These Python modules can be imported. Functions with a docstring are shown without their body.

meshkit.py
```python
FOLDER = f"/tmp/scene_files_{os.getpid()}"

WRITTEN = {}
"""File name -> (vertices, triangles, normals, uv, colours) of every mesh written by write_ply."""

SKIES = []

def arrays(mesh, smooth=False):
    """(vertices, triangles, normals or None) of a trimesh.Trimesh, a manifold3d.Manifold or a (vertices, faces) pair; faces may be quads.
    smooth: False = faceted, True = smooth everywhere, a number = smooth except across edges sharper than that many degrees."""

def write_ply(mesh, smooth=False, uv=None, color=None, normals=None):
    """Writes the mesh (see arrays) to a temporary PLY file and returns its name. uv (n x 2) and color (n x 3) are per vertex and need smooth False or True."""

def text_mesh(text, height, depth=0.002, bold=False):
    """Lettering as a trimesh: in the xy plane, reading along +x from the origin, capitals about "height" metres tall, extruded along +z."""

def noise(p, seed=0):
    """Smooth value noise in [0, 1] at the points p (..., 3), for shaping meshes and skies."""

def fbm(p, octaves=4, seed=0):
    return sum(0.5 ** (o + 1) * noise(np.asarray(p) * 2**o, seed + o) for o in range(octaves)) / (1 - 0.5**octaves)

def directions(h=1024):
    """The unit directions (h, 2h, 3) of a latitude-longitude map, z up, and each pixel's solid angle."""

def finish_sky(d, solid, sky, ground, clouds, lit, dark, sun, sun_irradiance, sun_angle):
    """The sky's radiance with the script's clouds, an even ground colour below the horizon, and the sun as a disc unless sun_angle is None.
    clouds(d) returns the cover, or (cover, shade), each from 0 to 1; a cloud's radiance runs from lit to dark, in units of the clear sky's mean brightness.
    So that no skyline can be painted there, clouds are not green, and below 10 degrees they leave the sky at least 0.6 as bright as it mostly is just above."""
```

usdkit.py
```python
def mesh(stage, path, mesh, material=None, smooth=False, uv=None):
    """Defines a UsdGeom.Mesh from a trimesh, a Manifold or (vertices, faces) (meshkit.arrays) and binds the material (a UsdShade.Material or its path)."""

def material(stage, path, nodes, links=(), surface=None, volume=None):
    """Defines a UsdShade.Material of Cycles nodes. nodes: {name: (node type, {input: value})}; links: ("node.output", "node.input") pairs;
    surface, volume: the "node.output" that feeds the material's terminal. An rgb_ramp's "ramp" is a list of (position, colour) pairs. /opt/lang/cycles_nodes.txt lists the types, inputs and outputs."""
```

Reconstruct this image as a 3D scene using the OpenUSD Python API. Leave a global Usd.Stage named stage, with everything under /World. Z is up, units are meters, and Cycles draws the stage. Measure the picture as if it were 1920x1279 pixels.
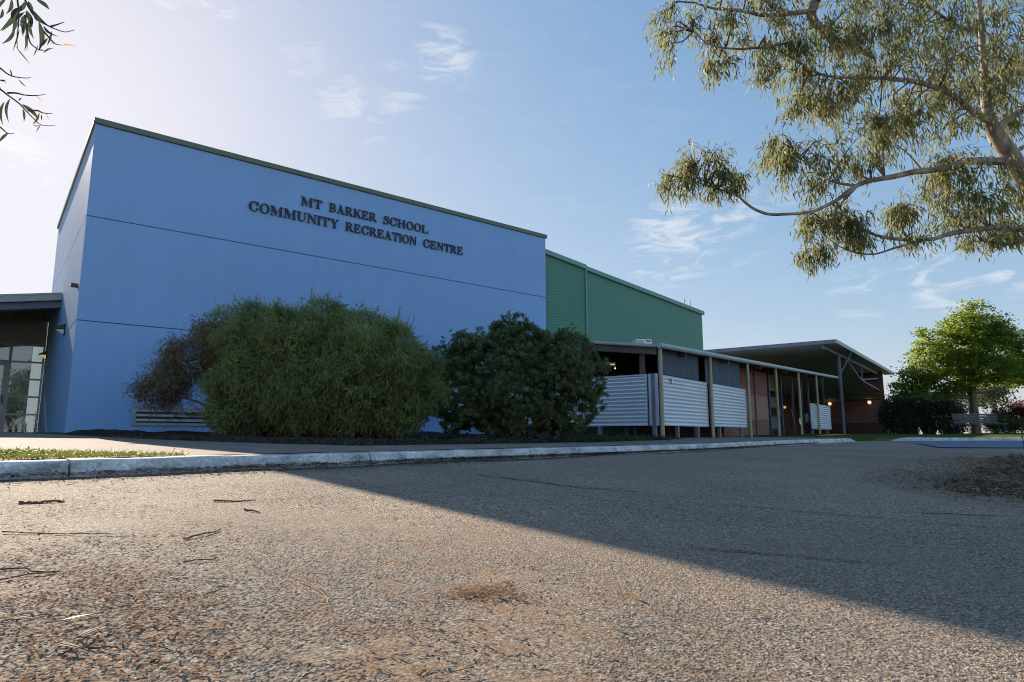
import math, random
import numpy as np
import trimesh
import shapely
from shapely import affinity
from shapely.geometry import Polygon, Point, LineString, box as sbox
from shapely.ops import unary_union
from scipy.spatial import cKDTree
from pxr import Usd, UsdGeom, UsdShade, UsdLux, Sdf, Gf, Vt
import usdkit, meshkit

stage = Usd.Stage.CreateInMemory()
UsdGeom.SetStageUpAxis(stage, UsdGeom.Tokens.z)
UsdGeom.SetStageMetersPerUnit(stage, 1.0)
world = UsdGeom.Xform.Define(stage, '/World')
stage.SetDefaultPrim(world.GetPrim())
UsdGeom.Scope.Define(stage, '/World/Looks')

# ---------------------------------------------------------------- camera, sky, sun, exposure
EXPOSURE = 1.62
SKY_STRENGTH = 0.08
SUN_INTENSITY = 0.85
SUN_AZ, SUN_EL = math.radians(-41.06), math.radians(24.6)
PITCH, ROLL, FPX = 0.146441949, -0.00141881205, 1205.47

cam = UsdGeom.Camera.Define(stage, '/World/camera')
cp, sp, cr, sr = math.cos(PITCH), math.sin(PITCH), math.cos(ROLL), math.sin(ROLL)
fw = np.array([0, cp, sp]); rt0 = np.array([1.0, 0, 0]); up0 = np.array([0, -sp, cp])
rt, up = cr * rt0 + sr * up0, -sr * rt0 + cr * up0
cam.AddTransformOp().Set(Gf.Matrix4d(*rt, 0, *up, 0, *(-fw), 0, 0, 0, 0, 1))
cam.CreateHorizontalApertureAttr(36.0)
cam.CreateVerticalApertureAttr(36.0 * 682 / 1024)
cam.CreateFocalLengthAttr(36.0 * FPX / 1920)
cam.CreateClippingRangeAttr(Gf.Vec2f(0.05, 8000))
cam.CreateExposureAttr(EXPOSURE)

S = np.array([math.sin(SUN_AZ) * math.cos(SUN_EL), math.cos(SUN_AZ) * math.cos(SUN_EL), math.sin(SUN_EL)])
def azdir(deg, el=0.0):
    a, e = math.radians(deg), math.radians(el)
    return np.array([math.sin(a) * math.cos(e), math.cos(a) * math.cos(e), math.sin(e)])

# sky: physical sky with wisps of thin cloud
CLOUDS = [  # azimuth, elevation (degrees), spread, weight: where the photographed sky carries wisps
    (-28.5, 33.5, 3.6, .8), (-6.5, 32.0, 3.4, .8), (-19.5, 31, 2.6, .5), (-15.5, 28.0, 2.8, .6), (-12.5, 25.8, 2.4, .6), (14.5, 17.0, 5.0, 1.0), (19.5, 17.5, 4.0, .8), (13.0, 15.5, 3.5, .8),
    (-40.0, 18.5, 4.0, .7), (29, 11.0, 3.0, .6), (34.5, 11.5, 3.5, .8), (38.5, 12.4, 3.5, .9), (-10.2, 29.4, 3.2, .6), (24, 18, 3, .4)]
nodes = {'tc': ('texture_coordinate', {}),
         'sky': ('sky_texture', {'sky_type': 'single_scattering', 'sun_disc': False, 'sun_elevation': SUN_EL, 'sun_rotation': SUN_AZ, 'altitude': 200.0, 'air_density': 1.0, 'aerosol_density': 0.8, 'ozone_density': 3.0}),
         'mp': ('mapping', {'mapping_type': 'point', 'rotation': (0.0, 0.12, 0.6), 'scale': (1.0, 1.0, 3.4)}),
         'n1': ('noise_texture', {'scale': 13.0, 'detail': 10.0, 'roughness': 0.66, 'distortion': 0.9}),
         'mr': ('map_range', {'range_type': 'smoothstep', 'from_min': 0.45, 'from_max': 0.68, 'to_min': 0.0, 'to_max': 1.0, 'clamp': True}),
         'cl': ('math', {'math_type': 'multiply', 'value2': 0.0}),
         'mul': ('math', {'math_type': 'multiply', 'value2': 0.62, 'use_clamp': True}),
         'kn': ('vector_math', {'math_type': 'multiply_add', 'vector2': (.40, .40, .40), 'vector3': (1.0, 1.0, 1.0)}), 'dv': ('vector_math', {'math_type': 'divide'}), 'hs': ('hsv', {'saturation': 1.36, 'value': 1.0}), 'up': ('vector_math', {'math_type': 'multiply', 'vector2': (1.72, 1.71, 1.84)}),
         'bw': ('rgb_to_bw', {}),
         'ad': ('math', {'math_type': 'multiply_add', 'value2': 0.6, 'value3': 2.6}),
         'cc': ('combine_color', {}),
         'mix': ('mix', {'mix_type': 'mix'}),
         'bg': ('background_shader', {'strength': SKY_STRENGTH})}
links = [('tc.generated', 'mp.vector'), ('mp.vector', 'n1.vector'), ('n1.fac', 'mr.value')]
prev = None
for i, (a_, e_, w_, k_) in enumerate(CLOUDS):
    c = azdir(a_, e_)
    cw = math.cos(math.radians(w_))
    nodes[f'd{i}'] = ('vector_math', {'math_type': 'dot_product', 'vector2': tuple(c)})
    nodes[f'r{i}'] = ('map_range', {'range_type': 'smoothstep', 'from_min': cw, 'from_max': 1.0, 'to_min': 0.0, 'to_max': k_, 'clamp': True})
    links += [('tc.generated', f'd{i}.vector1'), (f'd{i}.value', f'r{i}.value')]
    if prev:
        nodes[f'm{i}'] = ('math', {'math_type': 'maximum'})
        links += [(prev, f'm{i}.value1'), (f'r{i}.result', f'm{i}.value2')]
        prev = f'm{i}.value'
    else:
        prev = f'r{i}.result'
nodes['mn'] = ('math', {'math_type': 'maximum', 'value2': 0.06})
links += [(prev, 'mn.value1')]
prev = 'mn.value'
links += [(prev, 'cl.value1'), ('mr.result', 'cl.value2'), ('cl.value', 'mul.value1'), ('sky.color', 'kn.vector1'), ('sky.color', 'dv.vector1'), ('kn.vector', 'dv.vector2'), ('dv.vector', 'hs.color'), ('hs.color', 'up.vector1'), ('up.vector', 'bw.color'), ('bw.val', 'ad.value1'),
          ('ad.value', 'cc.r'), ('ad.value', 'cc.g'), ('ad.value', 'cc.b'), ('mul.value', 'mix.fac'), ('up.vector', 'mix.color1'), ('cc.color', 'mix.color2'), ('mix.color', 'bg.color')]
skymat = usdkit.material(stage, '/World/Looks/sky_light', nodes, links, surface='bg.background')
dome = UsdLux.DomeLight.Define(stage, '/World/sky')
UsdShade.MaterialBindingAPI.Apply(dome.GetPrim()).Bind(skymat)
dome.GetPrim().SetCustomDataByKey('kind', 'structure')
dome.GetPrim().SetCustomDataByKey('label', 'clear blue sky with thin wisps of cloud')

sun = UsdLux.DistantLight.Define(stage, '/World/sun')
sun.CreateNormalizeAttr(True) if hasattr(sun, 'CreateNormalizeAttr') else None
sun.CreateIntensityAttr(SUN_INTENSITY)
sun.CreateAngleAttr(0.5)
sun.CreateColorAttr(Gf.Vec3f(1.0, 0.87, 0.70))
zx = np.cross([0, 0, 1.0], S); zx /= np.linalg.norm(zx); zy = np.cross(S, zx)
sun.AddTransformOp().Set(Gf.Matrix4d(*zx, 0, *zy, 0, *S, 0, 0, 0, 60, 1))

# ---------------------------------------------------------------- helpers
taken = {}
def numbered(parent, name):
    k = (parent, name)
    taken[k] = taken.get(k, -1) + 1
    return name if taken[k] == 0 else f'{name}_{taken[k]:03d}'

def tag(prim, label=None, cat=None, group=None, kind=None):
    for k, v in (('label', label), ('category', cat), ('group', group), ('kind', kind)):
        if v: prim.SetCustomDataByKey(k, v)

class Thing:
    def __init__(self, name, label=None, cat=None, loc=(0, 0, 0), rot=0.0, group=None, kind=None):
        self.path = '/World/' + numbered('/World', name)
        self.loc, self.rot = np.array(loc, float), math.radians(rot)
        x = UsdGeom.Xform.Define(stage, self.path)
        x.AddTranslateOp().Set(Gf.Vec3d(*map(float, loc)))
        if rot: x.AddRotateZOp().Set(float(rot))
        self.prim = x.GetPrim()
        tag(self.prim, label, cat, group, kind)
    def local(self, p):
        p = np.asarray(p, float) - self.loc
        c, s = math.cos(-self.rot), math.sin(-self.rot)
        return np.stack([c * p[..., 0] - s * p[..., 1], s * p[..., 0] + c * p[..., 1], p[..., 2]], -1)

def vf(m):
    if isinstance(m, trimesh.Trimesh): return np.array(m.vertices), np.array(m.faces)
    v, f = np.asarray(m[0], float), np.asarray(m[1], int)
    if f.shape[1] == 4: f = np.vstack([f[:, [0, 1, 2]], f[:, [0, 2, 3]]])
    return v, f

def join(ms):
    V, F, n = [], [], 0
    for m in ms:
        v, f = vf(m)
        V.append(v); F.append(f + n); n += len(v)
    return np.vstack(V), np.vstack(F)

def part(parent, name, m, mat, smooth=False, label=None, kind=None, wld=False):
    """one Mesh under a thing or a part; wld: the mesh is in world coordinates"""
    pp = parent.path if isinstance(parent, Thing) else str(parent.GetPath())
    v, f = vf(m)
    if wld: v = parent.local(v)
    g = usdkit.mesh(stage, pp + '/' + numbered(pp, name), (v, f), mat, smooth=smooth)
    tag(g.GetPrim(), label, None, None, kind)
    return g.GetPrim()

def top(name, m, mat, label=None, cat=None, group=None, kind=None, smooth=False):
    v, f = vf(m)
    g = usdkit.mesh(stage, '/World/' + numbered('/World', name), (v, f), mat, smooth=smooth)
    tag(g.GetPrim(), label, cat, group, kind)
    return g.GetPrim()

def bx(x0, x1, y0, y1, z0, z1):
    v = np.array([[x, y, z] for x in (x0, x1) for y in (y0, y1) for z in (z0, z1)], float)
    f = np.array([[0, 1, 3, 2], [4, 6, 7, 5], [0, 4, 5, 1], [2, 3, 7, 6], [0, 2, 6, 4], [1, 5, 7, 3]])
    return vf((v, f))

def cbx(x0, x1, y0, y1, z0, z1, c=0.01):
    """box with chamfered edges (hull)"""
    pts = []
    for sx, (xa, xb) in ((0, (x0, x0 + c)), (1, (x1, x1 - c))):
        for (ya, yb) in ((y0, y0 + c), (y1, y1 - c)):
            for (za, zb) in ((z0, z0 + c), (z1, z1 - c)):
                pts += [(xa, yb, zb), (xb, ya, zb), (xb, yb, za)]
    return vf(trimesh.convex.convex_hull(np.array(pts)))

def tube(pts, radii, sides=8, cap=True):
    p = np.asarray(pts, float); n = len(p)
    r = np.broadcast_to(np.asarray(radii, float), (n,))
    t = np.gradient(p, axis=0); t /= np.linalg.norm(t, axis=1, keepdims=True) + 1e-12
    a = np.cross(t, np.where(np.abs(t[:, 2:]) < 0.9, [0, 0, 1.0], [1.0, 0, 0])); a /= np.linalg.norm(a, axis=1, keepdims=True) + 1e-12
    b = np.cross(t, a)
    ang = np.arange(sides) * 2 * np.pi / sides
    v = (p[:, None] + r[:, None, None] * (np.cos(ang)[None, :, None] * a[:, None] + np.sin(ang)[None, :, None] * b[:, None])).reshape(-1, 3)
    i, j = np.meshgrid(np.arange(n - 1), np.arange(sides), indexing='ij')
    q = np.stack([i * sides + j, i * sides + (j + 1) % sides, (i + 1) * sides + (j + 1) % sides, (i + 1) * sides + j], -1).reshape(-1, 4)
    f = np.vstack([q[:, [0, 1, 2]], q[:, [0, 2, 3]]])
    if cap:
        k = len(v); v = np.vstack([v, p[0], p[-1]])
        jj = np.arange(sides)
        f = np.vstack([f, np.stack([np.full(sides, k), (jj + 1) % sides, jj], 1), np.stack([np.full(sides, k + 1), (n - 1) * sides + jj, (n - 1) * sides + (jj + 1) % sides], 1)])
    return v, f

def spline(pts, n):
    """Catmull-Rom through the points (any number of columns)"""
    p = np.asarray(pts, float); p = np.vstack([2 * p[0] - p[1], p, 2 * p[-1] - p[-2]])
    out = []
    m = len(p) - 3
    for u in np.linspace(0, m - 1e-9, n):
        i = int(u); t = u - i
        a, b, c, d = p[i:i + 4]
        out.append(0.5 * (2 * b + (c - a) * t + (2 * a - 5 * b + 4 * c - d) * t * t + (3 * b - a - 3 * c + d) * t ** 3))
    return np.array(out)

def grid(xs, ys, zf):
    X, Y = np.meshgrid(xs, ys)
    Z = zf(X, Y) if callable(zf) else np.full_like(X, zf)
    nx, ny = len(xs), len(ys)
    idx = np.arange(nx * ny).reshape(ny, nx)
    f = np.stack([idx[:-1, :-1], idx[:-1, 1:], idx[1:, 1:], idx[1:, :-1]], -1).reshape(-1, 4)
    return vf((np.stack([X.ravel(), Y.ravel(), Z.ravel()], 1), f))

def extr(poly, z0, z1):
    ms = []
    for g in getattr(poly, 'geoms', [poly]):
        if g.is_empty or g.area < 1e-9: continue
        m = trimesh.creation.extrude_polygon(g, z1 - z0, engine='earcut')
        m.apply_translation([0, 0, z0]); ms.append(m)
    return join(ms)

def strip(path, right, prof):
    """sweep a profile [(offset along right, dz)] along path points"""
    path, right = np.asarray(path, float), np.asarray(right, float)
    n, k = len(path), len(prof)
    v = np.array([[p + r * o + np.array([0, 0, dz]) for o, dz in prof] for p, r in zip(path, right)]).reshape(-1, 3)
    i, j = np.meshgrid(np.arange(n - 1), np.arange(k - 1), indexing='ij')
    f = np.stack([i * k + j, i * k + j + 1, (i + 1) * k + j + 1, (i + 1) * k + j], -1).reshape(-1, 4)
    f = np.vstack([f[:, [0, 1, 2]], f[:, [0, 2, 3]]])
    caps = [[0, b, b + 1] for b in range(1, k - 1)]
    caps2 = [[(n - 1) * k, (n - 1) * k + b + 1, (n - 1) * k + b] for b in range(1, k - 1)]
    return v, np.vstack([f, np.array(caps), np.array(caps2)])

# ---- materials
LK = '/World/Looks/'
def mat_plain(name, col, rough=0.6, metal=0.0, spec=0.5, emit=None, es=0.0):
    d = {'base_color': col, 'roughness': rough, 'metallic': metal, 'specular_ior_level': spec}
    if emit: d.update({'emission_color': emit, 'emission_strength': es})
    return usdkit.material(stage, LK + name, {'p': ('principled_bsdf', d)}, [], surface='p.BSDF')

def mat_noise(name, stops, scale=(4, 4, 4), rough=(0.6, 0.8), detail=6.0, nrough=0.6, bump=0.0, bscale=60.0, bdist=0.01, metal=0.0, spec=0.5, distortion=0.0, pos=True, island=0.0, fine=0.0, fscale=80.0, matte=False):
    """surface whose colour runs over noise; stretched by scale; optional fine bump, fine colour noise and tone per loose piece"""
    n = {'g': ('geometry', {}), 'tc': ('texture_coordinate', {}), 'm': ('mapping', {'mapping_type': 'point', 'scale': scale}),
         'n': ('noise_texture', {'scale': 1.0, 'detail': detail, 'roughness': nrough, 'distortion': distortion}),
         'r': ('rgb_ramp', {'ramp': stops}), 'rr': ('map_range', {'from_min': 0.3, 'from_max': 0.7, 'to_min': rough[0], 'to_max': rough[1], 'clamp': True}),
         'p': ('principled_bsdf', {'metallic': metal, 'specular_ior_level': spec})}
    src = 'g.position' if pos else 'tc.object'
    l = [(src, 'm.vector'), ('m.vector', 'n.vector'), ('n.fac', 'r.fac'), ('n.fac', 'rr.value'), ('rr.result', 'p.roughness')]
    col = 'r.color'
    if fine:
        n['fn'] = ('noise_texture', {'scale': fscale, 'detail': 4.0, 'roughness': 0.7})
        n['fm'] = ('map_range', {'from_min': 0.25, 'from_max': 0.75, 'to_min': 1 - fine, 'to_max': 1 + fine, 'clamp': True})
        n['fx'] = ('vector_math', {'math_type': 'scale'})
        l += [(src, 'fn.vector'), ('fn.fac', 'fm.value'), (col, 'fx.vector1'), ('fm.result', 'fx.scale')]
        col = 'fx.vector'
    if island:
        n['im'] = ('map_range', {'from_min': 0.0, 'from_max': 1.0, 'to_min': 1 - island, 'to_max': 1 + island, 'clamp': True})
        n['ix'] = ('vector_math', {'math_type': 'scale'})
        l += [('g.random_per_island', 'im.value'), (col, 'ix.vector1'), ('im.result', 'ix.scale')]
        col = 'ix.vector'
    l.append((col, 'p.base_color'))
    if bump:
        n['bn'] = ('noise_texture', {'scale': bscale, 'detail': 5.0, 'roughness': 0.65})
        n['b'] = ('bump', {'strength': bump, 'distance': bdist})
        l += [(src, 'bn.vector'), ('bn.fac', 'b.height'), ('b.normal', 'p.normal')]
    if matte:       # dry, dull things: no sheen at grazing light
        n['p'] = ('diffuse_bsdf', {'roughness': .0})
        l = [(a, b) for a, b in l if b != 'p.roughness' and not a.startswith('rr.') and not b.startswith('rr.')]
        l = [(a, 'p.color' if b == 'p.base_color' else b) for a, b in l]
        del n['rr']
    return usdkit.material(stage, LK + name, n, l, surface='p.BSDF')

def mat_leaf(name, stops, trans=0.35, tcol=(0.3, 0.4, 0.08), rough=0.45, spec=0.4):
    n = {'g': ('geometry', {}), 'nz': ('noise_texture', {'scale': 1.7, 'detail': 3.0}), 'nm': ('map_range', {'from_min': .3, 'from_max': .7, 'to_min': -.35, 'to_max': .35, 'clamp': True}), 'na': ('math', {'math_type': 'add', 'use_clamp': True}),
         'r': ('rgb_ramp', {'ramp': stops}), 'p': ('principled_bsdf', {'roughness': rough, 'specular_ior_level': spec}),
         't': ('translucent_bsdf', {'color': tcol}), 'mx': ('mix_closure', {'fac': trans}),
         'tm': ('mix', {'mix_type': 'mix', 'fac': 0.6, 'color2': tcol})}
    l = [('g.position', 'nz.vector'), ('nz.fac', 'nm.value'), ('g.random_per_island', 'na.value1'), ('nm.result', 'na.value2'), ('na.value', 'r.fac'), ('r.color', 'p.base_color'), ('r.color', 'tm.color1'), ('tm.color', 't.color'), ('p.BSDF', 'mx.closure1'), ('t.BSDF', 'mx.closure2')]
    return usdkit.material(stage, LK + name, n, l, surface='mx.closure')

def unit(v):
    v = np.asarray(v, float)
    return v / (np.linalg.norm(v, axis=-1, keepdims=True) + 1e-12)

def leaves(C, D, N, L, W, curl=0.15, long=False):
    """leaf-shaped faces: base C, direction D, rough normal N; diamonds or (long) bent blades"""
    n = len(C); D = unit(D); Sd = unit(np.cross(D, N)); U = np.cross(Sd, D)
    L = np.broadcast_to(L, (n,))[:, None]; W = np.broadcast_to(W, (n,))[:, None]
    cu = np.broadcast_to(curl, (n,))[:, None] * L
    if not long:
        v = np.stack([C, C + D * L * .5 + Sd * W * .5 + U * W * .12, C + D * L, C + D * L * .5 - Sd * W * .5 + U * W * .12], 1).reshape(-1, 3)
        b = np.arange(n)[:, None] * 4
        f = np.vstack([b + [0, 1, 2], b + [0, 2, 3]])
    else:
        m1, m2 = C + D * L * .3 + U * cu * .5, C + D * L * .68 + U * cu * .6
        v = np.stack([C, m1 + Sd * W * .5, m1 - Sd * W * .5, m2 + Sd * W * .4, m2 - Sd * W * .4, C + D * L], 1).reshape(-1, 3)
        b = np.arange(n)[:, None] * 6
        f = np.vstack([b + [0, 1, 2], b + [1, 3, 4], b + [1, 4, 2], b + [3, 5, 4]])
    return v, f

def ell_points(rng, n, ells, shell=0.55, weights=None):
    """points through a union of ellipsoids (cx,cy,cz,rx,ry,rz), denser towards their skins; also the outward direction"""
    e = np.asarray(ells, float)
    vol = e[:, 3] * e[:, 4] * e[:, 5] if weights is None else np.asarray(weights, float)
    k = rng.choice(len(e), n, p=vol / vol.sum())
    d = unit(rng.normal(size=(n, 3)))
    r = 1 - rng.random(n) * (1 - shell)
    return e[k, :3] + d * r[:, None] * e[k, 3:6], d

def inside_other(P, ells, s=0.75):
    e = np.asarray(ells, float)
    q = ((P[:, None] - e[None, :, :3]) / e[None, :, 3:6])
    return (np.sum(q * q, -1) < s * s).any(1)

# ground heights (metres relative to the lens), s along the kerb, d behind it
K0, TS, TD = np.array([-3.05, 3.83]), np.array([.643, .766]), np.array([-.766, .643])
def sst(a, b, x):
    t = np.clip((np.asarray(x, float) - a) / (b - a), 0, 1); return t * t * (3 - 2 * t)
def sd(x, y):
    rx, ry = np.asarray(x, float) - K0[0], np.asarray(y, float) - K0[1]
    return rx * TS[0] + ry * TS[1], rx * TD[0] + ry * TD[1]
def xy(s, d):
    return K0[0] + TS[0] * s + TD[0] * d, K0[1] + TS[1] * s + TD[1] * d
def rise(s): return .05 * sst(8, 18, s) + .14 * sst(18, 36, s)
def z_lawn(x, y):
    s, d = sd(x, y); dd = np.clip(d, 0, 12)
    z = -.147 + .0055 * dd + .0012 * dd ** 2 + rise(s)
    p = np.maximum(-d, 0)
    zr = -.08 + .0165 * np.clip(np.asarray(y, float) - 21, 0, 11)
    w = sst(0, 2, p)
    return np.minimum(z * (1 - w) + zr * w, .13)
def z_road(x, y):
    s, d = sd(x, y); p = np.maximum(-d, 0)
    k = .046 - .036 * sst(6, 22, s)
    far = np.maximum(p - 7, 0)
    return -.249 + rise(s) - k * (p - far) - .3 * k * np.minimum(far, 25)

# ---------------------------------------------------------------- materials
M = {}
M['lawn'] = mat_noise('lawn_grass', [(0.25, (.045, .06, .016)), (0.5, (.08, .10, .025)), (0.75, (.14, .14, .05))], scale=(1.2, 1.2, 1.2), rough=(.8, .95), fine=.4, fscale=30.0, bump=.5, bscale=40.0, bdist=.02, matte=True)
M['paving'] = mat_noise('footpath_paving', [(0.3, (.17, .125, .105)), (0.5, (.24, .185, .155)), (0.72, (.31, .245, .205))], scale=(3, 3, 3), rough=(.85, .95), fine=.35, fscale=60.0, bump=.15, bscale=70.0, bdist=.004, spec=.22)
M['concrete'] = mat_noise('kerb_concrete', [(0.28, (.14, .13, .115)), (0.42, (.34, .33, .31)), (0.56, (.50, .49, .47)), (0.75, (.62, .61, .59))], scale=(4, 4, 11), rough=(.7, .9), fine=.5, fscale=45.0, bump=.35, bscale=90.0, bdist=.006)
M['mulch'] = mat_noise('bark_mulch', [(0.3, (.06, .047, .04)), (0.5, (.14, .11, .092)), (0.7, (.27, .21, .18))], scale=(14, 14, 14), rough=(.8, .95), island=.6, matte=True)
M['heapbark'] = mat_noise('heaped_bark', [(0.3, (.045, .034, .027)), (0.5, (.10, .076, .06)), (0.7, (.19, .15, .12))], scale=(22, 22, 22), rough=(.8, .95), matte=True)
M['litter'] = mat_noise('dry_leaf_litter', [(0.3, (.22, .15, .10)), (0.5, (.36, .26, .18)), (0.7, (.52, .41, .31))], scale=(20, 20, 20), rough=(.8, .95), island=.35, spec=.1, matte=True)
M['gutter'] = mat_noise('damp_brown_litter', [(0.3, (.05, .034, .025)), (0.5, (.12, .083, .06)), (0.7, (.26, .20, .15))], scale=(20, 20, 20), rough=(.85, .95), island=.3, spec=.05, matte=True)
M['grass'] = mat_leaf('verge_grass', [(0, (.08, .11, .02)), (0.5, (.16, .18, .04)), (0.8, (.26, .23, .09)), (1, (.38, .31, .18))], trans=.35, tcol=(.36, .40, .07))
M['clover'] = mat_leaf('verge_clover_leaf', [(0, (.05, .08, .015)), (.7, (.10, .14, .03)), (1, (.16, .17, .05))], trans=.35, tcol=(.25, .34, .05), rough=.7, spec=.2)
M['weed'] = mat_leaf('weed_green', [(0, (.03, .06, .015)), (1, (.09, .14, .04))], trans=.25, tcol=(.15, .25, .05))
M['dryweed'] = mat_leaf('weed_dry', [(0, (.16, .11, .06)), (1, (.35, .27, .16))], trans=.2, tcol=(.4, .3, .15))
M['bark'] = mat_noise('grey_bark', [(0.3, (.05, .04, .03)), (0.6, (.13, .105, .085)), (0.8, (.2, .17, .14))], scale=(8, 8, 2.5), rough=(.75, .9), bump=.4, bscale=40, bdist=.01)
M['gumbark'] = mat_noise('smooth_gum_bark', [(0.32, (.09, .066, .05)), (0.5, (.21, .165, .13)), (0.68, (.40, .335, .28))], scale=(6, 6, 2.2), rough=(.6, .8), fine=.2, fscale=25, bump=.25, bscale=30, bdist=.01)
M['twig'] = mat_noise('brown_twig', [(0.3, (.10, .07, .05)), (0.7, (.27, .19, .135))], scale=(20, 20, 20), rough=(.7, .9), island=.4, matte=True)

def road_material():
    n = {'g': ('geometry', {}), 'at': ('attribute', {'attribute': 'stone'}), 'fi': ('attribute', {'attribute': 'fine'}),
         'v': ('voronoi_texture', {'scale': 140.0, 'feature': 'f1', 'randomness': 1.0}), 'sc': ('separate_color', {}),
         'tn': ('mix_float', {}),
         'r': ('rgb_ramp', {'ramp': [(0, (.05, .043, .037)), (.2, (.14, .115, .09)), (.5, (.28, .22, .165)), (.78, (.44, .35, .27)), (1, (.62, .52, .42))]}),
         'n1': ('noise_texture', {'scale': .9, 'detail': 7.0, 'roughness': .62}), 'k1': ('map_range', {'from_min': .44, 'from_max': .70, 'to_min': 0.0, 'to_max': .5, 'clamp': True}),
         'n2': ('noise_texture', {'scale': 5.0, 'detail': 8.0, 'roughness': .7}), 'k2': ('map_range', {'from_min': .44, 'from_max': .62, 'to_min': 0.0, 'to_max': .85, 'clamp': True}),
         'kk': ('math', {'math_type': 'multiply'}), 'sx': ('separate_xyz', {}),
         'ky': ('map_range', {'from_min': 3.6, 'from_max': 1.4, 'to_min': .15, 'to_max': 1.0, 'clamp': True}),
         'kx': ('map_range', {'from_min': .9, 'from_max': -.1, 'to_min': .12, 'to_max': 1.0, 'clamp': True}),
         'ka': ('math', {'math_type': 'multiply'}), 'kb': ('math', {'math_type': 'multiply', 'use_clamp': True}),
         'dust': ('mix', {'mix_type': 'mix', 'color2': (.28, .175, .105)}),
         'pale': ('mix', {'mix_type': 'mix', 'color2': (.36, .31, .25)}), 'kp': ('math', {'math_type': 'multiply', 'value2': .25}),
         'b': ('bump', {'strength': .9, 'distance': .006, 'invert': True}), 'b2': ('bump', {'strength': .5, 'distance': .003}), 'fn': ('noise_texture', {'scale': 420.0, 'detail': 3.0, 'roughness': .6}),
         'bs': ('math', {'math_type': 'multiply_add', 'value2': -.9, 'value3': .9}),
         'ln': ('noise_texture', {'scale': .55, 'detail': 6.0, 'roughness': .6}), 'lm': ('map_range', {'from_min': .3, 'from_max': .7, 'to_min': .78, 'to_max': 1.14, 'clamp': True}), 'ls': ('vector_math', {'math_type': 'scale'}),
         'p': ('principled_bsdf', {'roughness': .85, 'specular_ior_level': .2})}
    l = [('g.position', 'v.vector'), ('v.color', 'sc.color'), ('fi.fac', 'tn.fac'), ('sc.r', 'tn.a'), ('at.fac', 'tn.b'), ('tn.result', 'r.fac'),
         ('g.position', 'n1.vector'), ('n1.fac', 'k1.value'), ('g.position', 'n2.vector'), ('n2.fac', 'k2.value'), ('k1.result', 'kk.value1'), ('k2.result', 'kk.value2'),
         ('g.position', 'sx.vector'), ('sx.y', 'ky.value'), ('sx.x', 'kx.value'), ('ky.result', 'ka.value1'), ('kx.result', 'ka.value2'),
         ('k2.result', 'kb.value1'), ('ka.value', 'kb.value2'),
         ('k1.result', 'kp.value1'), ('r.color', 'pale.color1'), ('kp.value', 'pale.fac'), ('pale.color', 'dust.color1'), ('kb.value', 'dust.fac'), ('dust.color', 'ls.vector1'), ('g.position', 'ln.vector'), ('ln.fac', 'lm.value'), ('lm.result', 'ls.scale'), ('ls.vector', 'p.base_color'),
         ('fi.fac', 'bs.value1'), ('bs.value', 'b.strength'), ('v.distance', 'b.height'), ('g.position', 'fn.vector'), ('fn.fac', 'b2.height'), ('b.normal', 'b2.normal'), ('b2.normal', 'p.normal')]
    return usdkit.material(stage, LK + 'chip_seal', n, l, surface='p.BSDF')
M['road'] = road_material()

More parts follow.
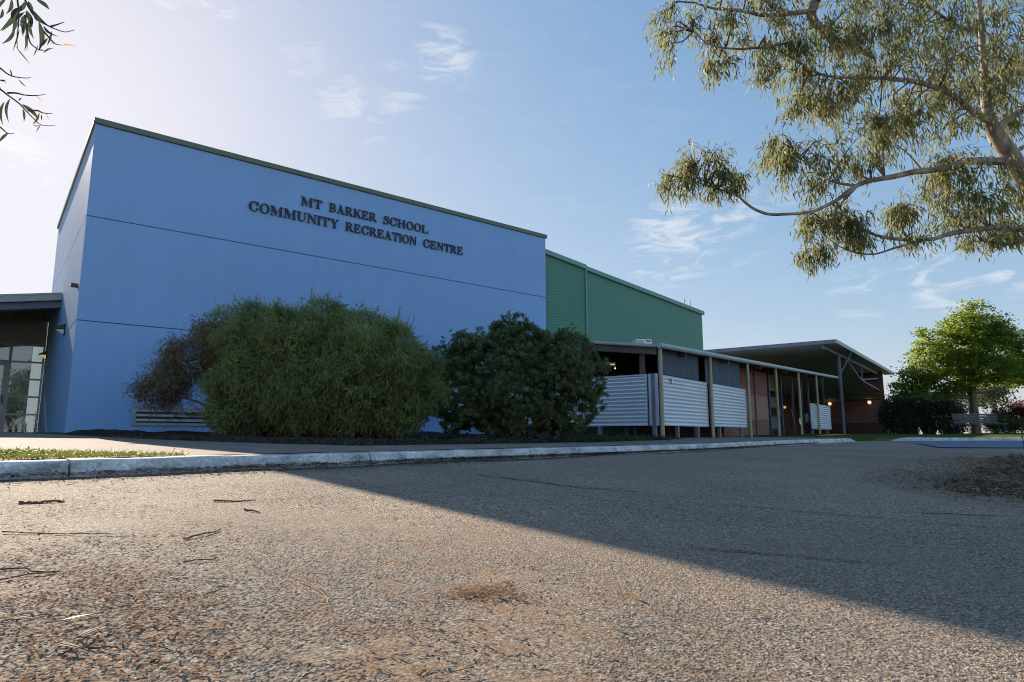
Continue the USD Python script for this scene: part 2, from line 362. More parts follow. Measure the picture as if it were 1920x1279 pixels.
# ---------------------------------------------------------------- ground, road, kerbs, path
def ramp_lines(lo, hi, fine_lo, fine_hi, step, extra=(), grow=1.35, first=None):
    a = list(np.arange(fine_lo, fine_hi + 1e-6, step))
    for sgn, end, lim in ((1, fine_hi, hi), (-1, fine_lo, lo)):
        x, d = end, first or step
        while sgn * (lim - x) > d:
            x += sgn * d; d *= grow; a.append(x)
        a.append(lim)
    return np.unique(np.round(np.array(a + list(extra)), 5))

def z_ground(x, y):
    zl, zr = z_lawn(x, y), z_road(x, y)
    s, d = sd(x, y)
    on_road = (d < 0.05) & (y < 21.085)
    near_kerb = (d >= .05) & (d < 2.6) & (s < 23)
    z = np.where(on_road, zr - .12 - .3 * sst(0, 1.5, .05 - d) * 0, np.where(near_kerb, zl - .16, zl))
    far = np.hypot(x, y)
    return z - .0012 * np.maximum(far - 90, 0) * 0
gx = ramp_lines(-3000, 3000, -22, 34, .5)
gy = ramp_lines(-3000, 3000, -6, 50, .5, extra=(21.06, 21.10))
top('ground', grid(gx, gy, z_ground), M['lawn'], 'mown grass lawn stretching beyond the buildings to the horizon', 'lawn', kind='structure', smooth=True)

# road surface: chip seal with real stones near the lens
FX0, FX1, FY0, FY1, ST = -1.7, 1.75, 0.95, 1.6, 0.0025
rx = ramp_lines(-60, 60, FX0, FX1, ST, grow=1.5)
ry = ramp_lines(-45, 21.2, FY0, FY1, ST, grow=1.5)
yy_, dy_ = FY1, ST
mid_y = []
while yy_ < 3.4:
    dy_ *= 1.0075; yy_ += dy_; mid_y.append(yy_)
ry = np.unique(np.r_[ry[ry <= FY1 + 1e-6], mid_y, ry[ry > yy_ + .05]])
FY1 = 3.4
rng = np.random.default_rng(11)
Xr, Yr = np.meshgrid(rx, ry)
s_, d_ = sd(Xr, Yr)
Zr = z_road(Xr, Yr)
cell = .0058
cx, cy = np.meshgrid(np.arange(FX0 - .02, FX1 + .02, cell), np.arange(FY0 - .02, FY1 + .02, cell))
cpt = np.stack([cx.ravel(), cy.ravel()], 1) + rng.uniform(-.0027, .0027, (cx.size, 2))
tree = cKDTree(cpt)
h_i = rng.random(len(cpt)) ** 1.7 * .0024
fill = meshkit.fbm(np.c_[cpt * 3.0, np.zeros(len(cpt))], 4, 5)
h_i *= np.clip(1.5 - 1.1 * sst(.48, .70, fill), .5, 1)
tone = np.clip(rng.beta(1.1, 1.4, len(cpt)), 0, 1)
wgt = (sst(FX0, FX0 + .3, Xr) * (1 - sst(FX1 - .3, FX1, Xr)) * sst(FY0, FY0 + .05, Yr) * (1 - sst(2.0, FY1, Yr)))
sel = wgt > 0
P2 = np.stack([Xr[sel], Yr[sel]], 1)
dist, ii = tree.query(P2, k=2)
edge = np.clip((dist[:, 1] - dist[:, 0]) / .0026, 0, 1)
Zr[sel] += wgt[sel] * (h_i[ii[:, 0]] * np.sqrt(edge) - .0012)
stone = np.full(Xr.shape, .5); stone[sel] = np.clip(.12 + 1.05 * tone[ii[:, 0]], 0, 1) * (.45 + .55 * edge)
fine = wgt
idx = np.arange(Xr.size).reshape(Xr.shape)
F = np.stack([idx[:-1, :-1], idx[:-1, 1:], idx[1:, 1:], idx[1:, :-1]], -1).reshape(-1, 4)
keep = d_.ravel()[F].min(1) < 1.6
F = F[keep]
used = np.unique(F); remap = np.full(Xr.size, -1); remap[used] = np.arange(len(used))
F = remap[F]
road = Thing('road', 'grey chip seal road surface strewn with bark and dust', 'road', kind='structure')
Vr = np.stack([Xr.ravel(), Yr.ravel(), Zr.ravel()], 1)[used]
rp = part(road, 'road_surface', (Vr, np.vstack([F[:, [0, 1, 2]], F[:, [0, 2, 3]]])), M['road'])
pv = UsdGeom.PrimvarsAPI(UsdGeom.Mesh(rp))
pv.CreatePrimvar('stone', Sdf.ValueTypeNames.FloatArray, 'vertex').Set(Vt.FloatArray.FromNumpy(stone.ravel()[used].astype(np.float32)))
pv.CreatePrimvar('fine', Sdf.ValueTypeNames.FloatArray, 'vertex').Set(Vt.FloatArray.FromNumpy(fine.ravel()[used].astype(np.float32)))

# cracks sealed with bitumen, thin sheets on the road
M['bitumen'] = mat_noise('crack_bitumen', [(0.3, (.008, .008, .009)), (0.7, (.02, .02, .02))], scale=(30, 30, 30), rough=(.5, .8))
def crack(p0, p1, w, seed, wob=.02):
    r = np.random.default_rng(seed)
    a, b = np.array(p0), np.array(p1); n = 46
    t = np.linspace(0, 1, n)[:, None]
    nrm = np.array([-(b - a)[1], (b - a)[0]]) / np.linalg.norm(b - a)
    off = np.interp(np.linspace(0, 1, n), np.linspace(0, 1, 12), np.cumsum(r.normal(0, wob * .45, 12)))
    off -= np.linspace(off[0], off[-1], n)
    c = a + (b - a) * t + nrm * (off + r.normal(0, .0015, n))[:, None]
    ww = w * (.35 + r.random(n)) * np.sin(np.linspace(.05, np.pi - .05, n)) ** .5
    l_, r_ = c + nrm * ww[:, None] / 2, c - nrm * ww[:, None] / 2
    P = np.vstack([l_, r_]); z = z_road(P[:, 0], P[:, 1]) + .0052
    i = np.arange(n - 1)
    f = np.stack([i, i + 1, i + 1 + n, i + n], 1)
    return vf((np.c_[P, z], f))
part(road, 'crack', crack((.661, 2.506), (1.10, 2.40), .017, 1), M['bitumen'], label='long dark crack across the shaded road')
part(road, 'crack', crack((1.02, 2.415), (1.387, 2.322), .012, 2), M['bitumen'])
part(road, 'crack', crack((-.3, 5.25), (.85, 4.30), .03, 3, .05), M['bitumen'])
part(road, 'crack', crack((.95, 3.9), (2.6, 3.25), .018, 4, .06), M['bitumen'])

# blue accessible parking bay in front of the far kerb
M['baypaint'] = mat_noise('worn_blue_paint', [(0.36, (.13, .135, .135)), (0.52, (.065, .13, .23)), (0.72, (.07, .17, .33))], scale=(1.2, 1.2, 1.2), rough=(.6, .8), fine=.35, fscale=60)
M['whitepaint'] = mat_noise('worn_white_paint', [(0.3, (.3, .32, .35)), (0.6, (.66, .68, .70))], scale=(6, 6, 6), rough=(.6, .8), fine=.2, fscale=60)
bay = Thing('parking_bay', 'faded blue painted parking bay below the far kerb', 'parking bay', (15.5, 18.5, float(z_road(15.5, 18.5))), kind='structure')
bxs, bys = np.linspace(0, 11.0, 60), np.linspace(14.2, 20.6, 34)
v, f = grid(bxs, bys, 0.0); v[:, 0] += 12.2 - .45 * (20.6 - v[:, 1]); v[:, 2] = z_road(v[:, 0], v[:, 1]) + .008
part(bay, 'blue_surface', (v, f), M['baypaint'], wld=True)
def wheelchair(cx, cy, s):
    c = lambda a, b: (cx + a * s, cy + b * s)
    ring = Point(c(0, -.15)).buffer(.36 * s).difference(Point(c(0, -.15)).buffer(.28 * s)).difference(sbox(cx - .1 * s, cy - .0 * s, cx + .6 * s, cy + .6 * s))
    shp = unary_union([ring, Point(c(-.05, .72)).buffer(.09 * s), LineString([c(-.05, .58), c(-.02, .1), c(.3, .1), c(.42, -.35), c(.58, -.3)]).buffer(.05 * s), LineString([c(-.04, .34), c(.26, .34)]).buffer(.04 * s)])
    v, f = extr(shp, 0, .002)
    v[:, 2] += z_road(v[:, 0], v[:, 1]) + .012
    return v, f
part(bay, 'wheelchair_symbol', wheelchair(15.2, 18.6, .85), M['whitepaint'], wld=True)

# kerbs
def kerb_profile():
    return [(.012, -.22), (0.0, -.015 - .11), (-.0, -.075), (-.018, -.022), (-.034, -.007), (-.055, 0.0), (-.15, .002), (-.155, -.2)]
def kerb_segments(name, label, pts_fn, s0, s1, seglen, seed):
    k = Thing(name, label, 'kerb', (*pts_fn(s0)[0][:2], pts_fn(s0)[0][2]), kind='structure')
    s, i = s0, 0
    r = np.random.default_rng(seed)
    while s < s1 - .05:
        e = min(s + seglen, s1)
        ss = np.linspace(s + .006, e - .006, 14)
        pr = [pts_fn(q) for q in ss]
        path = np.array([p for p, _ in pr]) + r.normal(0, .0012, (14, 3)); rgt = np.array([q for _, q in pr])
        v, f = strip(path, rgt, kerb_profile())
        nz = meshkit.fbm(v * 9.0, 3, 3)[:, None] - .5
        v = v + nz * .012
        part(k, 'kerb_segment', (v, f), M['concrete'], smooth=40, wld=True)
        s = e
    return k
def main_kerb(s):
    x, y = xy(s, 0); e = sst(20.6, 21.5, s)
    return np.array([x - e * .5 * TD[0] * -0.0, y, float(z_lawn(x, y)) - .085 * e]), np.array([-TD[0], -TD[1], 0])
kerb_segments('kerb', 'long pale concrete kerb along the building side of the road', main_kerb, -9.0, 21.45, 2.35, 5)
def bay_kerb(s):
    x = 12.25 + s; e = 1 - sst(0, .5, s)
    return np.array([x, 21.0, float(z_lawn(x, 21.2)) - .07 * e]), np.array([0, -1.0, 0])
kerb_segments('kerb', 'short whitewashed kerb behind the blue parking bay', bay_kerb, 0, 14, 1.9, 6)

# paved footpath: a sheet from the kerb to the garden bed, wide at the entrance and by the veranda
def path_width(s):
    return 2.1 + 9.6 * (1 - sst(2.6, 4.3, s)) + 2.6 * sst(11.8, 14.0, s)
pv_s = np.unique(np.r_[np.linspace(-14, 2.4, 34), np.linspace(2.4, 4.6, 24), np.linspace(4.6, 21.8, 60)])
tt = np.linspace(0, 1, 26)
Sg, Tg = np.meshgrid(pv_s, tt)
Dg = .15 + Tg ** 1.2 * (path_width(Sg) - .15)
Xg, Yg = xy(Sg, Dg)
Zg = z_lawn(Xg, Yg) + .006 + .012 * (meshkit.fbm(np.stack([Xg * .8, Yg * .8, Xg * 0], -1), 3, 2) - .5) * sst(.15, .5, Dg)
idg = np.arange(Sg.size).reshape(Sg.shape)
Fg = np.stack([idg[:-1, :-1], idg[:-1, 1:], idg[1:, 1:], idg[1:, :-1]], -1).reshape(-1, 4)
top('footpath', vf((np.stack([Xg.ravel(), Yg.ravel(), Zg.ravel()], 1), Fg)), M['paving'], 'red brown paved footpath between the kerb and the garden bed', 'footpath', kind='structure', smooth=True)

# garden bed with mulch, under the two shrubs
pv_s = np.linspace(3.2, 13.6, 120); tt = np.linspace(0, 1, 70)
Sg, Tg = np.meshgrid(pv_s, tt)
D0 = 2.05 + 8.6 * (1 - sst(2.9, 4.6, Sg)); D1 = 11.15 - .19 * (Sg - 3.46) + .05
Dg = D0 + Tg * np.maximum(D1 - D0, .05)
Xg, Yg = xy(Sg, Dg)
lump = meshkit.fbm(np.stack([Xg * 1.7, Yg * 1.7, Xg * 0], -1), 5, 9)
edge_t = sst(0, .12, Tg) * sst(0, .4, Sg - 3.2)
Zg = z_lawn(Xg, Yg) - .01 + edge_t * (.03 + .16 * (lump - .3)) + .03 * (meshkit.fbm(np.stack([Xg * 14, Yg * 14, Xg * 0], -1), 3, 4) - .5)
idg = np.arange(Sg.size).reshape(Sg.shape)
Fg = np.stack([idg[:-1, :-1], idg[:-1, 1:], idg[1:, 1:], idg[1:, :-1]], -1).reshape(-1, 4)
top('garden_bed', vf((np.stack([Xg.ravel(), Yg.ravel(), Zg.ravel()], 1), Fg)), M['mulch'], 'dark mulched garden bed under the two shrubs', 'garden bed', kind='structure', smooth=True)
rng = np.random.default_rng(21)
n = 9000
sS = rng.uniform(3.3, 13.5, n); dD = 2.0 + 8.6 * (1 - sst(2.9, 4.6, sS)) + rng.random(n) ** 1.6 * 4
ok = dD < 11.1 - .19 * (sS - 3.46)
sS, dD = sS[ok], dD[ok]; n = len(sS)
px_, py_ = xy(sS, dD)
lm = meshkit.fbm(np.stack([px_ * 1.7, py_ * 1.7, px_ * 0], -1), 5, 9)
C = np.stack([px_, py_, z_lawn(px_, py_) + .02 + .15 * (lm - .3)], 1)
top('mulch_chips', leaves(C, unit(np.c_[rng.normal(size=(n, 2)), rng.normal(0, .35, n)]), unit(np.c_[rng.normal(0, .5, (n, 2)), np.ones(n)]), rng.uniform(.03, .11, n), rng.uniform(.008, .03, n)), M['mulch'], 'loose dark bark chips covering the garden bed', 'mulch', kind='stuff')

# ---------------------------------------------------------------- building materials
def wall_paint(name, c0, c1, c2):
    n = {'g': ('geometry', {}), 'tc': ('texture_coordinate', {}), 'm1': ('mapping', {'mapping_type': 'point', 'scale': (3.0, 3.0, .35)}), 'n1': ('noise_texture', {'scale': 1.0, 'detail': 7.0, 'roughness': .6}),
         'n2': ('noise_texture', {'scale': .45, 'detail': 5.0, 'roughness': .55}), 'r1': ('rgb_ramp', {'ramp': [(.3, c0), (.5, c1), (.72, c2)]}),
         'mr': ('map_range', {'from_min': .3, 'from_max': .7, 'to_min': .965, 'to_max': 1.035, 'clamp': True}), 'sc': ('vector_math', {'math_type': 'scale'}),
         'bn': ('noise_texture', {'scale': 55.0, 'detail': 4.0, 'roughness': .6}), 'bl': ('noise_texture', {'scale': 1.6, 'detail': 3.0}), 'b2': ('bump', {'strength': .35, 'distance': .012}), 'b': ('bump', {'strength': .35, 'distance': .004}),
         'p': ('principled_bsdf', {'roughness': .62, 'specular_ior_level': .4})}
    l = [('tc.object', 'm1.vector'), ('m1.vector', 'n1.vector'), ('n1.fac', 'r1.fac'), ('tc.object', 'n2.vector'), ('n2.fac', 'mr.value'), ('r1.color', 'sc.vector1'), ('mr.result', 'sc.scale'), ('sc.vector', 'p.base_color'),
         ('tc.object', 'bn.vector'), ('bn.fac', 'b.height'), ('tc.object', 'bl.vector'), ('bl.fac', 'b2.height'), ('b2.normal', 'b.normal'), ('b.normal', 'p.normal')]
    return usdkit.material(stage, LK + name, n, l, surface='p.BSDF')
M['bluewall'] = wall_paint('painted_blue_concrete', (.19, .333, .56), (.197, .342, .573), (.205, .352, .585))
M['joint'] = mat_plain('dark_joint', (.07, .095, .15), .8)
M['cap'] = mat_noise('olive_flashing', [(.3, (.095, .118, .075)), (.7, (.125, .15, .10))], scale=(2, 2, 2), rough=(.4, .55))
M['letter'] = mat_plain('black_lettering', (.012, .013, .016), .45)
M['grilleframe'] = mat_noise('grey_vent_metal', [(.3, (.24, .25, .25)), (.7, (.34, .35, .34))], scale=(6, 6, 6), rough=(.5, .7))
M['slat'] = mat_noise('vent_slat', [(.3, (.30, .31, .31)), (.7, (.42, .43, .43))], scale=(6, 6, 6), rough=(.5, .7))
M['black'] = mat_plain('black_plastic', (.015, .015, .017), .45)
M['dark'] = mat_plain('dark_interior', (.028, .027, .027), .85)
M['lens'] = mat_plain('light_lens', (.62, .64, .62), .25)
M['lensy'] = mat_plain('yellow_lens', (.62, .55, .12), .25, emit=(1.0, .85, .2), es=.12)
M['copper'] = mat_noise('red_brown_pipe', [(.3, (.13, .05, .035)), (.7, (.22, .10, .07))], scale=(10, 10, 10), rough=(.5, .7))
M['alu'] = mat_noise('pale_window_frame', [(.3, (.38, .385, .39)), (.7, (.47, .475, .48))], scale=(3, 3, 3), rough=(.4, .55))
M['greymetal'] = mat_noise('grey_roof_steel', [(.3, (.32, .305, .28)), (.7, (.40, .385, .355))], scale=(1.5, 6, 6), rough=(.45, .6))
M['bluegrey'] = mat_noise('blue_grey_steel', [(.3, (.10, .11, .15)), (.7, (.16, .17, .22))], scale=(2, 2, 2), rough=(.4, .6))
M['navy'] = mat_noise('navy_steel', [(.3, (.035, .042, .07)), (.7, (.06, .07, .105))], scale=(2, 2, 2), rough=(.4, .6))
M['soffit'] = mat_noise('grey_soffit', [(.3, (.30, .32, .32)), (.7, (.38, .40, .40))], scale=(.8, .8, .8), rough=(.6, .8))
M['paleceil'] = mat_noise('pale_eave_lining', [(.3, (.30, .30, .27)), (.7, (.37, .365, .33))], scale=(.8, .8, .8), rough=(.6, .8))
M['green'] = mat_noise('green_cladding', [(.3, (.062, .178, .120)), (.7, (.076, .205, .138))], scale=(.6, .6, .25), rough=(.45, .6))
M['greenlight'] = mat_noise('pale_green_trim', [(.3, (.12, .24, .21)), (.7, (.15, .28, .25))], scale=(2, 2, 2), rough=(.4, .55))
M['galv'] = mat_noise('galvanised_sheet', [(.3, (.60, .62, .65)), (.7, (.68, .70, .73))], scale=(1.0, 1.0, 1.0), rough=(.34, .4), metal=.55)
M['flatgalv'] = mat_noise('flat_zinc', [(.3, (.42, .44, .47)), (.7, (.52, .54, .57))], scale=(3, 3, 3), rough=(.4, .55), metal=.5)
M['cream'] = mat_noise('cream_painted_post', [(.3, (.28, .25, .15)), (.7, (.37, .33, .21))], scale=(5, 5, 2), rough=(.45, .6))
M['creamwall'] = mat_noise('cream_cladding', [(.3, (.36, .34, .25)), (.7, (.44, .42, .32))], scale=(1, 1, 1), rough=(.6, .75))
M['timber'] = mat_noise('dark_timber', [(.3, (.06, .045, .045)), (.7, (.14, .11, .10))], scale=(9, 9, 1.5), rough=(.7, .85))
M['blind'] = mat_noise('charcoal_canvas', [(.3, (.045, .062, .088)), (.7, (.065, .088, .12))], scale=(6, 6, .8), rough=(.75, .9), bump=.3, bscale=4, bdist=.03)
M['white'] = mat_noise('white_painted_metal', [(.3, (.62, .63, .64)), (.7, (.75, .76, .77))], scale=(4, 4, 4), rough=(.4, .55))
M['teal'] = mat_plain('pale_teal_panel', (.20, .28, .28), .35)
M['lampwarm'] = mat_plain('lit_lamp', (.8, .7, .5), .4, emit=(1.0, .72, .38), es=.42)
M['lampyellow'] = mat_plain('lit_yellow_lamp', (.8, .75, .3), .4, emit=(1.0, .8, .18), es=.16)
def mat_brick(name, c1, c2, mortar):
    n = {'tc': ('texture_coordinate', {}), 'sx': ('separate_xyz', {}), 'cb': ('combine_xyz', {}), 'ad': ('math', {'math_type': 'add'}),
         'b': ('brick_texture', {'color1': c1, 'color2': c2, 'mortar': mortar, 'scale': 1.0, 'brick_width': .24, 'row_height': .086, 'mortar_size': .008, 'mortar_smooth': .1}),
         'n': ('noise_texture', {'scale': 7.0, 'detail': 5.0}), 'mr': ('map_range', {'from_min': .3, 'from_max': .7, 'to_min': .8, 'to_max': 1.2, 'clamp': True}), 's': ('vector_math', {'math_type': 'scale'}),
         'bu': ('bump', {'strength': .6, 'distance': .008, 'invert': True}), 'p': ('principled_bsdf', {'roughness': .82, 'specular_ior_level': .3})}
    l = [('tc.object', 'sx.vector'), ('sx.x', 'ad.value1'), ('sx.y', 'ad.value2'), ('ad.value', 'cb.x'), ('sx.z', 'cb.y'), ('cb.vector', 'b.vector'), ('tc.object', 'n.vector'), ('n.fac', 'mr.value'),
         ('b.color', 's.vector1'), ('mr.result', 's.scale'), ('s.vector', 'p.base_color'), ('b.fac', 'bu.height'), ('bu.normal', 'p.normal')]
    return usdkit.material(stage, LK + name, n, l, surface='p.BSDF')
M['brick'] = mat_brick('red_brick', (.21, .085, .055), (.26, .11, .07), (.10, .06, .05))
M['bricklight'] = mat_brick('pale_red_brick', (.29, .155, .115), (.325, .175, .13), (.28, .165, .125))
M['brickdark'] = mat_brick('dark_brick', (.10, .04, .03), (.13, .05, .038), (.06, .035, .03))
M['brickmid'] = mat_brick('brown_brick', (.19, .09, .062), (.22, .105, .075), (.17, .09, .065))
def mat_pane(name, tint, boost=0.0):
    n = {'f': ('fresnel', {'IOR': 1.55}), 'a': ('math', {'math_type': 'add', 'value2': boost, 'use_clamp': True}), 't': ('transparent_bsdf', {'color': tint}), 'g': ('glossy_bsdf', {'roughness': .02, 'color': (.95, .97, 1)}), 'm': ('mix_closure', {})}
    return usdkit.material(stage, LK + name, n, [('f.fac', 'a.value1'), ('a.value', 'm.fac'), ('t.BSDF', 'm.closure1'), ('g.BSDF', 'm.closure2')], surface='m.closure')
M['pane'] = mat_pane('window_pane', (.6, .66, .66), .10)

# ---------------------------------------------------------------- blue recreation centre
BC, FROT = (-9.4319, 13.7, 0.0723), 39.063
rc = Thing('recreation_centre', 'big blue painted concrete hall with black lettering and olive flashing', 'building', BC, FROT)
ZR = [(-.45, 2.42), (2.435, 4.775), (4.79, 6.945)]
for i, (a, b) in enumerate(ZR):
    part(rc, 'wall_panel', cbx(0, 13.7, 0, .16, a, b, .006), M['bluewall'])
    for y0, y1 in ((.163, 9.6),):
        part(rc, 'wall_panel', cbx(0, .16, y0, y1, a, b, .006), M['bluewall'])
    part(rc, 'wall_panel', cbx(13.54, 13.7, .163, 9.6, a, b, .006), M['bluewall'])
part(rc, 'wall_core', bx(.1, 13.6, .1, 9.55, -.4, 6.93), M['joint'])
part(rc, 'roof_capping', cbx(-.04, 13.76, -.045, .24, 6.95, 7.085, .012), M['cap'])
part(rc, 'roof_capping', cbx(-.04, .24, .242, 9.66, 6.95, 7.083, .012), M['cap'])
part(rc, 'roof', bx(.242, 13.7, .242, 9.6, 6.94, 7.0), M['greymetal'])

# serif capitals, cap height 1
def glyph(c):
    T, t, sf = .215, .075, .055     # thick, thin, serif
    B = lambda x0, x1, y0, y1: sbox(x0, y0, x1, y1)
    def serif(x0, x1, y, up):       # slab with small brackets
        s = 1 if up else -1
        return Polygon([(x0, y), (x1, y), (x1, y + s * sf * .7), (x1 - .06, y + s * sf * 1.3), (x0 + .06, y + s * sf * 1.3), (x0, y + s * sf * .7)])
    def stem(x, w=T, e=.09): return [B(x, x + w, 0, 1), serif(x - e, x + w + e, 0, True), serif(x - e, x + w + e, 1, False)]
    def ring(cx, cy, rx, ry, wx, wy, sh=0):
        o = affinity.scale(Point(0, 0).buffer(1, 32), rx, ry); i = affinity.scale(Point(0, 0).buffer(1, 32), rx - wx, ry - wy)
        return affinity.translate(o.difference(affinity.translate(i, sh, 0)), cx, cy)
    def bar(p, q, w0, w1=None):
        w1 = w0 if w1 is None else w1
        return Polygon([(p[0] - w0 / 2, p[1]), (p[0] + w0 / 2, p[1]), (q[0] + w1 / 2, q[1]), (q[0] - w1 / 2, q[1])])
    if c == 'I': g, w = stem(.09), .4
    elif c == 'T': g, w = [B(.36, .36 + T, 0, 1), serif(.26, .68, 0, True), B(.02, .92, 1 - t, 1), Polygon([(.02, 1), (.02, .68), (.07, .68), (.14, .88), (.2, 1)]), Polygon([(.92, 1), (.92, .68), (.87, .68), (.80, .88), (.74, 1)])], .94
    elif c in 'EL':
        g = stem(.1) + [B(.1, .78 if c == 'E' else .82, 0, t)]
        r = .82 if c == 'E' else .86
        g += [Polygon([(r, 0), (r + .04, .33), (r - .03, .33), (r - .12, .1), (r - .26, 0)])]
        if c == 'E': g += [B(.1, .76, 1 - t, 1), Polygon([(.8, 1), (.8, .7), (.75, .7), (.66, .9), (.54, 1)]), B(.3, .58, .48, .48 + t), Polygon([(.6, .34), (.6, .69), (.55, .69), (.52, .57), (.46, .52), (.52, .46), (.55, .34)])]
        w = .94
    elif c == 'H': g, w = stem(.1) + stem(.72) + [B(.2, .8, .47, .47 + t)], 1.1
    elif c == 'U': g, w = [B(.1, .1 + T, .3, 1), serif(.0, .44, 1, False), B(.78, .78 + t, .3, 1), serif(.66, .98, 1, False), ring(.48, .34, .385, .36, 0, 0).intersection(B(0, 1, -.1, .34)) if False else affinity.translate(affinity.scale(Point(0, 0).buffer(1, 32), .376, .35).difference(affinity.translate(affinity.scale(Point(0, 0).buffer(1, 32), .232, .27), .07, .0)).intersection(B(-1, 1, -1, .001)), .477, .33)], 1.02
    elif c == 'N': g, w = [B(.14, .14 + t, 0, 1), serif(.02, .34, 0, True), B(.82, .82 + t, 0, 1), serif(.70, 1.0, 1, False), Polygon([(.0, 1), (.3, 1), (.895, .12), (.895, -.02), (.82, -.02), (.14, .93), (.0, .95)])], 1.04
    elif c == 'M': g, w = [B(.13, .13 + t, 0, 1), serif(.02, .32, 0, True), B(.94, .94 + T, 0, 1), serif(.85, 1.26, 0, True), serif(1.0, 1.26, 1, False), Polygon([(.02, 1), (.36, 1), (.70, .34), (.62, .02), (.56, .02), (.13, .95), (.02, .95)]), Polygon([(.56, .02), (.62, .02), (1.0, 1), (1.16, 1), (.94, .8), (.68, .2)])], 1.32
    elif c == 'A': g, w = [Polygon([(.36, 1.02), (.5, 1.02), (.9, 0), (.64, 0), (.40, .80)]), Polygon([(.44, .98), (.40, .80), (.16, 0), (.09, 0), (.38, .88)]), serif(-.02, .3, 0, True), serif(.56, 1.0, 0, True), B(.22, .66, .32, .32 + t)], 1.0
    elif c == 'Y': g, w = [B(.4, .4 + T, 0, .46), serif(.3, .71, 0, True), Polygon([(.08, 1), (.34, 1), (.615, .5), (.615, .38), (.4, .42)]), Polygon([(.80, 1), (.87, 1), (.60, .46), (.52, .50)]), serif(-.01, .42, 1, False), serif(.68, 1.0, 1, False)], .98
    elif c == 'K': g, w = stem(.1) + [Polygon([(.3, .42), (.3, .54), (.78, 1), (.87, 1)]), Polygon([(.38, .58), (.54, .72), (1.0, 0), (.73, 0)]), serif(.68, 1.0, 1, False), serif(.64, 1.08, 0, True)], 1.08
    elif c in 'BRP':
        bowl = unary_union([affinity.translate(affinity.scale(Point(0, 0).buffer(1, 32), .30, .27), .5, .735), B(.2, .5, .465, 1.0)]).difference(unary_union([affinity.translate(affinity.scale(Point(0, 0).buffer(1, 32), .12, .205), .47, .735), B(.3, .47, .53, .94)]))
        g = stem(.1) + [bowl]
        if c == 'R': g += [Polygon([(.38, .52), (.62, .52), (1.0, 0), (.74, 0)]), serif(.72, 1.06, 0, True)]; w = 1.04
        if c == 'B':
            g += [unary_union([affinity.translate(affinity.scale(Point(0, 0).buffer(1, 32), .34, .265), .5, .265), B(.2, .5, 0, .53)]).difference(unary_union([affinity.translate(affinity.scale(Point(0, 0).buffer(1, 32), .14, .2), .49, .265), B(.3, .49, .065, .465)]))]; w = .96
    elif c == 'O': g, w = [ring(.5, .5, .48, .52, .215, .05)], 1.02
    elif c == 'C':
        r = ring(.5, .5, .48, .52, .215, .05, .02).difference(Polygon([(.56, .5), (1.2, .86), (1.2, .24)]))
        g, w = [r, Polygon([(.86, 1.02), (.92, 1.02), (.92, .66), (.86, .66), (.78, .86), (.62, .98)]), Polygon([(.66, .04), (.84, .14), (.93, .27), (.89, .3), (.76, .15)])], 1.0
    elif c == 'S':
        P = spline([(.62, .80), (.5, .93), (.34, .955), (.18, .85), (.2, .70), (.36, .58), (.55, .46), (.67, .3), (.6, .13), (.42, .045), (.24, .08), (.12, .24)], 60)
        wd = np.interp(np.linspace(0, 1, 60), [0, .15, .3, .5, .7, .85, 1], [.02, .035, .085, .115, .085, .035, .02])
        g = [Point(p).buffer(r_, 8) for p, r_ in zip(P, wd)] + [Polygon([(.66, 1.02), (.71, 1.02), (.72, .68), (.67, .68), (.6, .82)]), Polygon([(.09, -.02), (.04, -.02), (.03, .34), (.08, .34), (.15, .18)])]
        w = .8
    shp = unary_union([q.buffer(0) for q in g if not q.is_empty]).buffer(.012).buffer(-.006)
    return shp.simplify(.006), w
GL = {}
def set_word(word, x0, x1, z0, cap):
    adv = []
    for ch in word:
        if ch not in GL: GL[ch] = glyph(ch)
        adv.append(GL[ch][1])
    gap = .04
    tot = sum(adv) + gap * (len(word) - 1)
    kx = (x1 - x0) / tot
    x = x0
    for ch, a in zip(word, adv):
        shp = affinity.scale(GL[ch][0], kx, cap, origin=(0, 0))
        v, f = extr(shp, 0, .024)
        v = np.stack([v[:, 0] + x, -.012 - v[:, 2], v[:, 1] + z0], 1)
        part(rc, 'letter', (v, f[:, ::-1]), M['letter'], label=f'black serif letter {ch} of {word}')
        x += (a + gap) * kx
for word, a, b in (('MT', 4.77, 5.37), ('BARKER', 5.57, 7.03), ('SCHOOL', 7.24, 8.80)):
    set_word(word, a, b, 6.125, .25)
for word, a, b in (('COMMUNITY', 3.42, 5.87), ('RECREATION', 6.07, 8.39), ('CENTRE', 8.62, 10.11)):
    set_word(word, a, b, 5.675, .257)

# long low vent with slats
vx0, vx1, vz0, vz1 = 1.22, 4.1, .17, .60
fr = part(rc, 'vent_frame', join([bx(vx0, vx1, -.03, -.004, vz1 - .06, vz1), bx(vx0, vx1, -.03, -.004, vz0, vz0 + .06), bx(vx0, vx0 + .06, -.03, -.004, vz0 + .061, vz1 - .061), bx(vx1 - .06, vx1, -.03, -.004, vz0 + .061, vz1 - .061)]), M['grilleframe'])
part(rc, 'vent_recess', bx(vx0 + .062, vx1 - .062, -.012, -.004, vz0 + .062, vz1 - .062), M['black'])
for k in range(3):
    zc = vz0 + .10 + k * .108
    v, f = bx(vx0 + .065, vx1 - .065, -.026, -.015, 0, .045)
    v[:, 2] += zc + (v[:, 1] + .0205) * .8
    part(rc, 'vent_slat', (v, f), M['slat'])
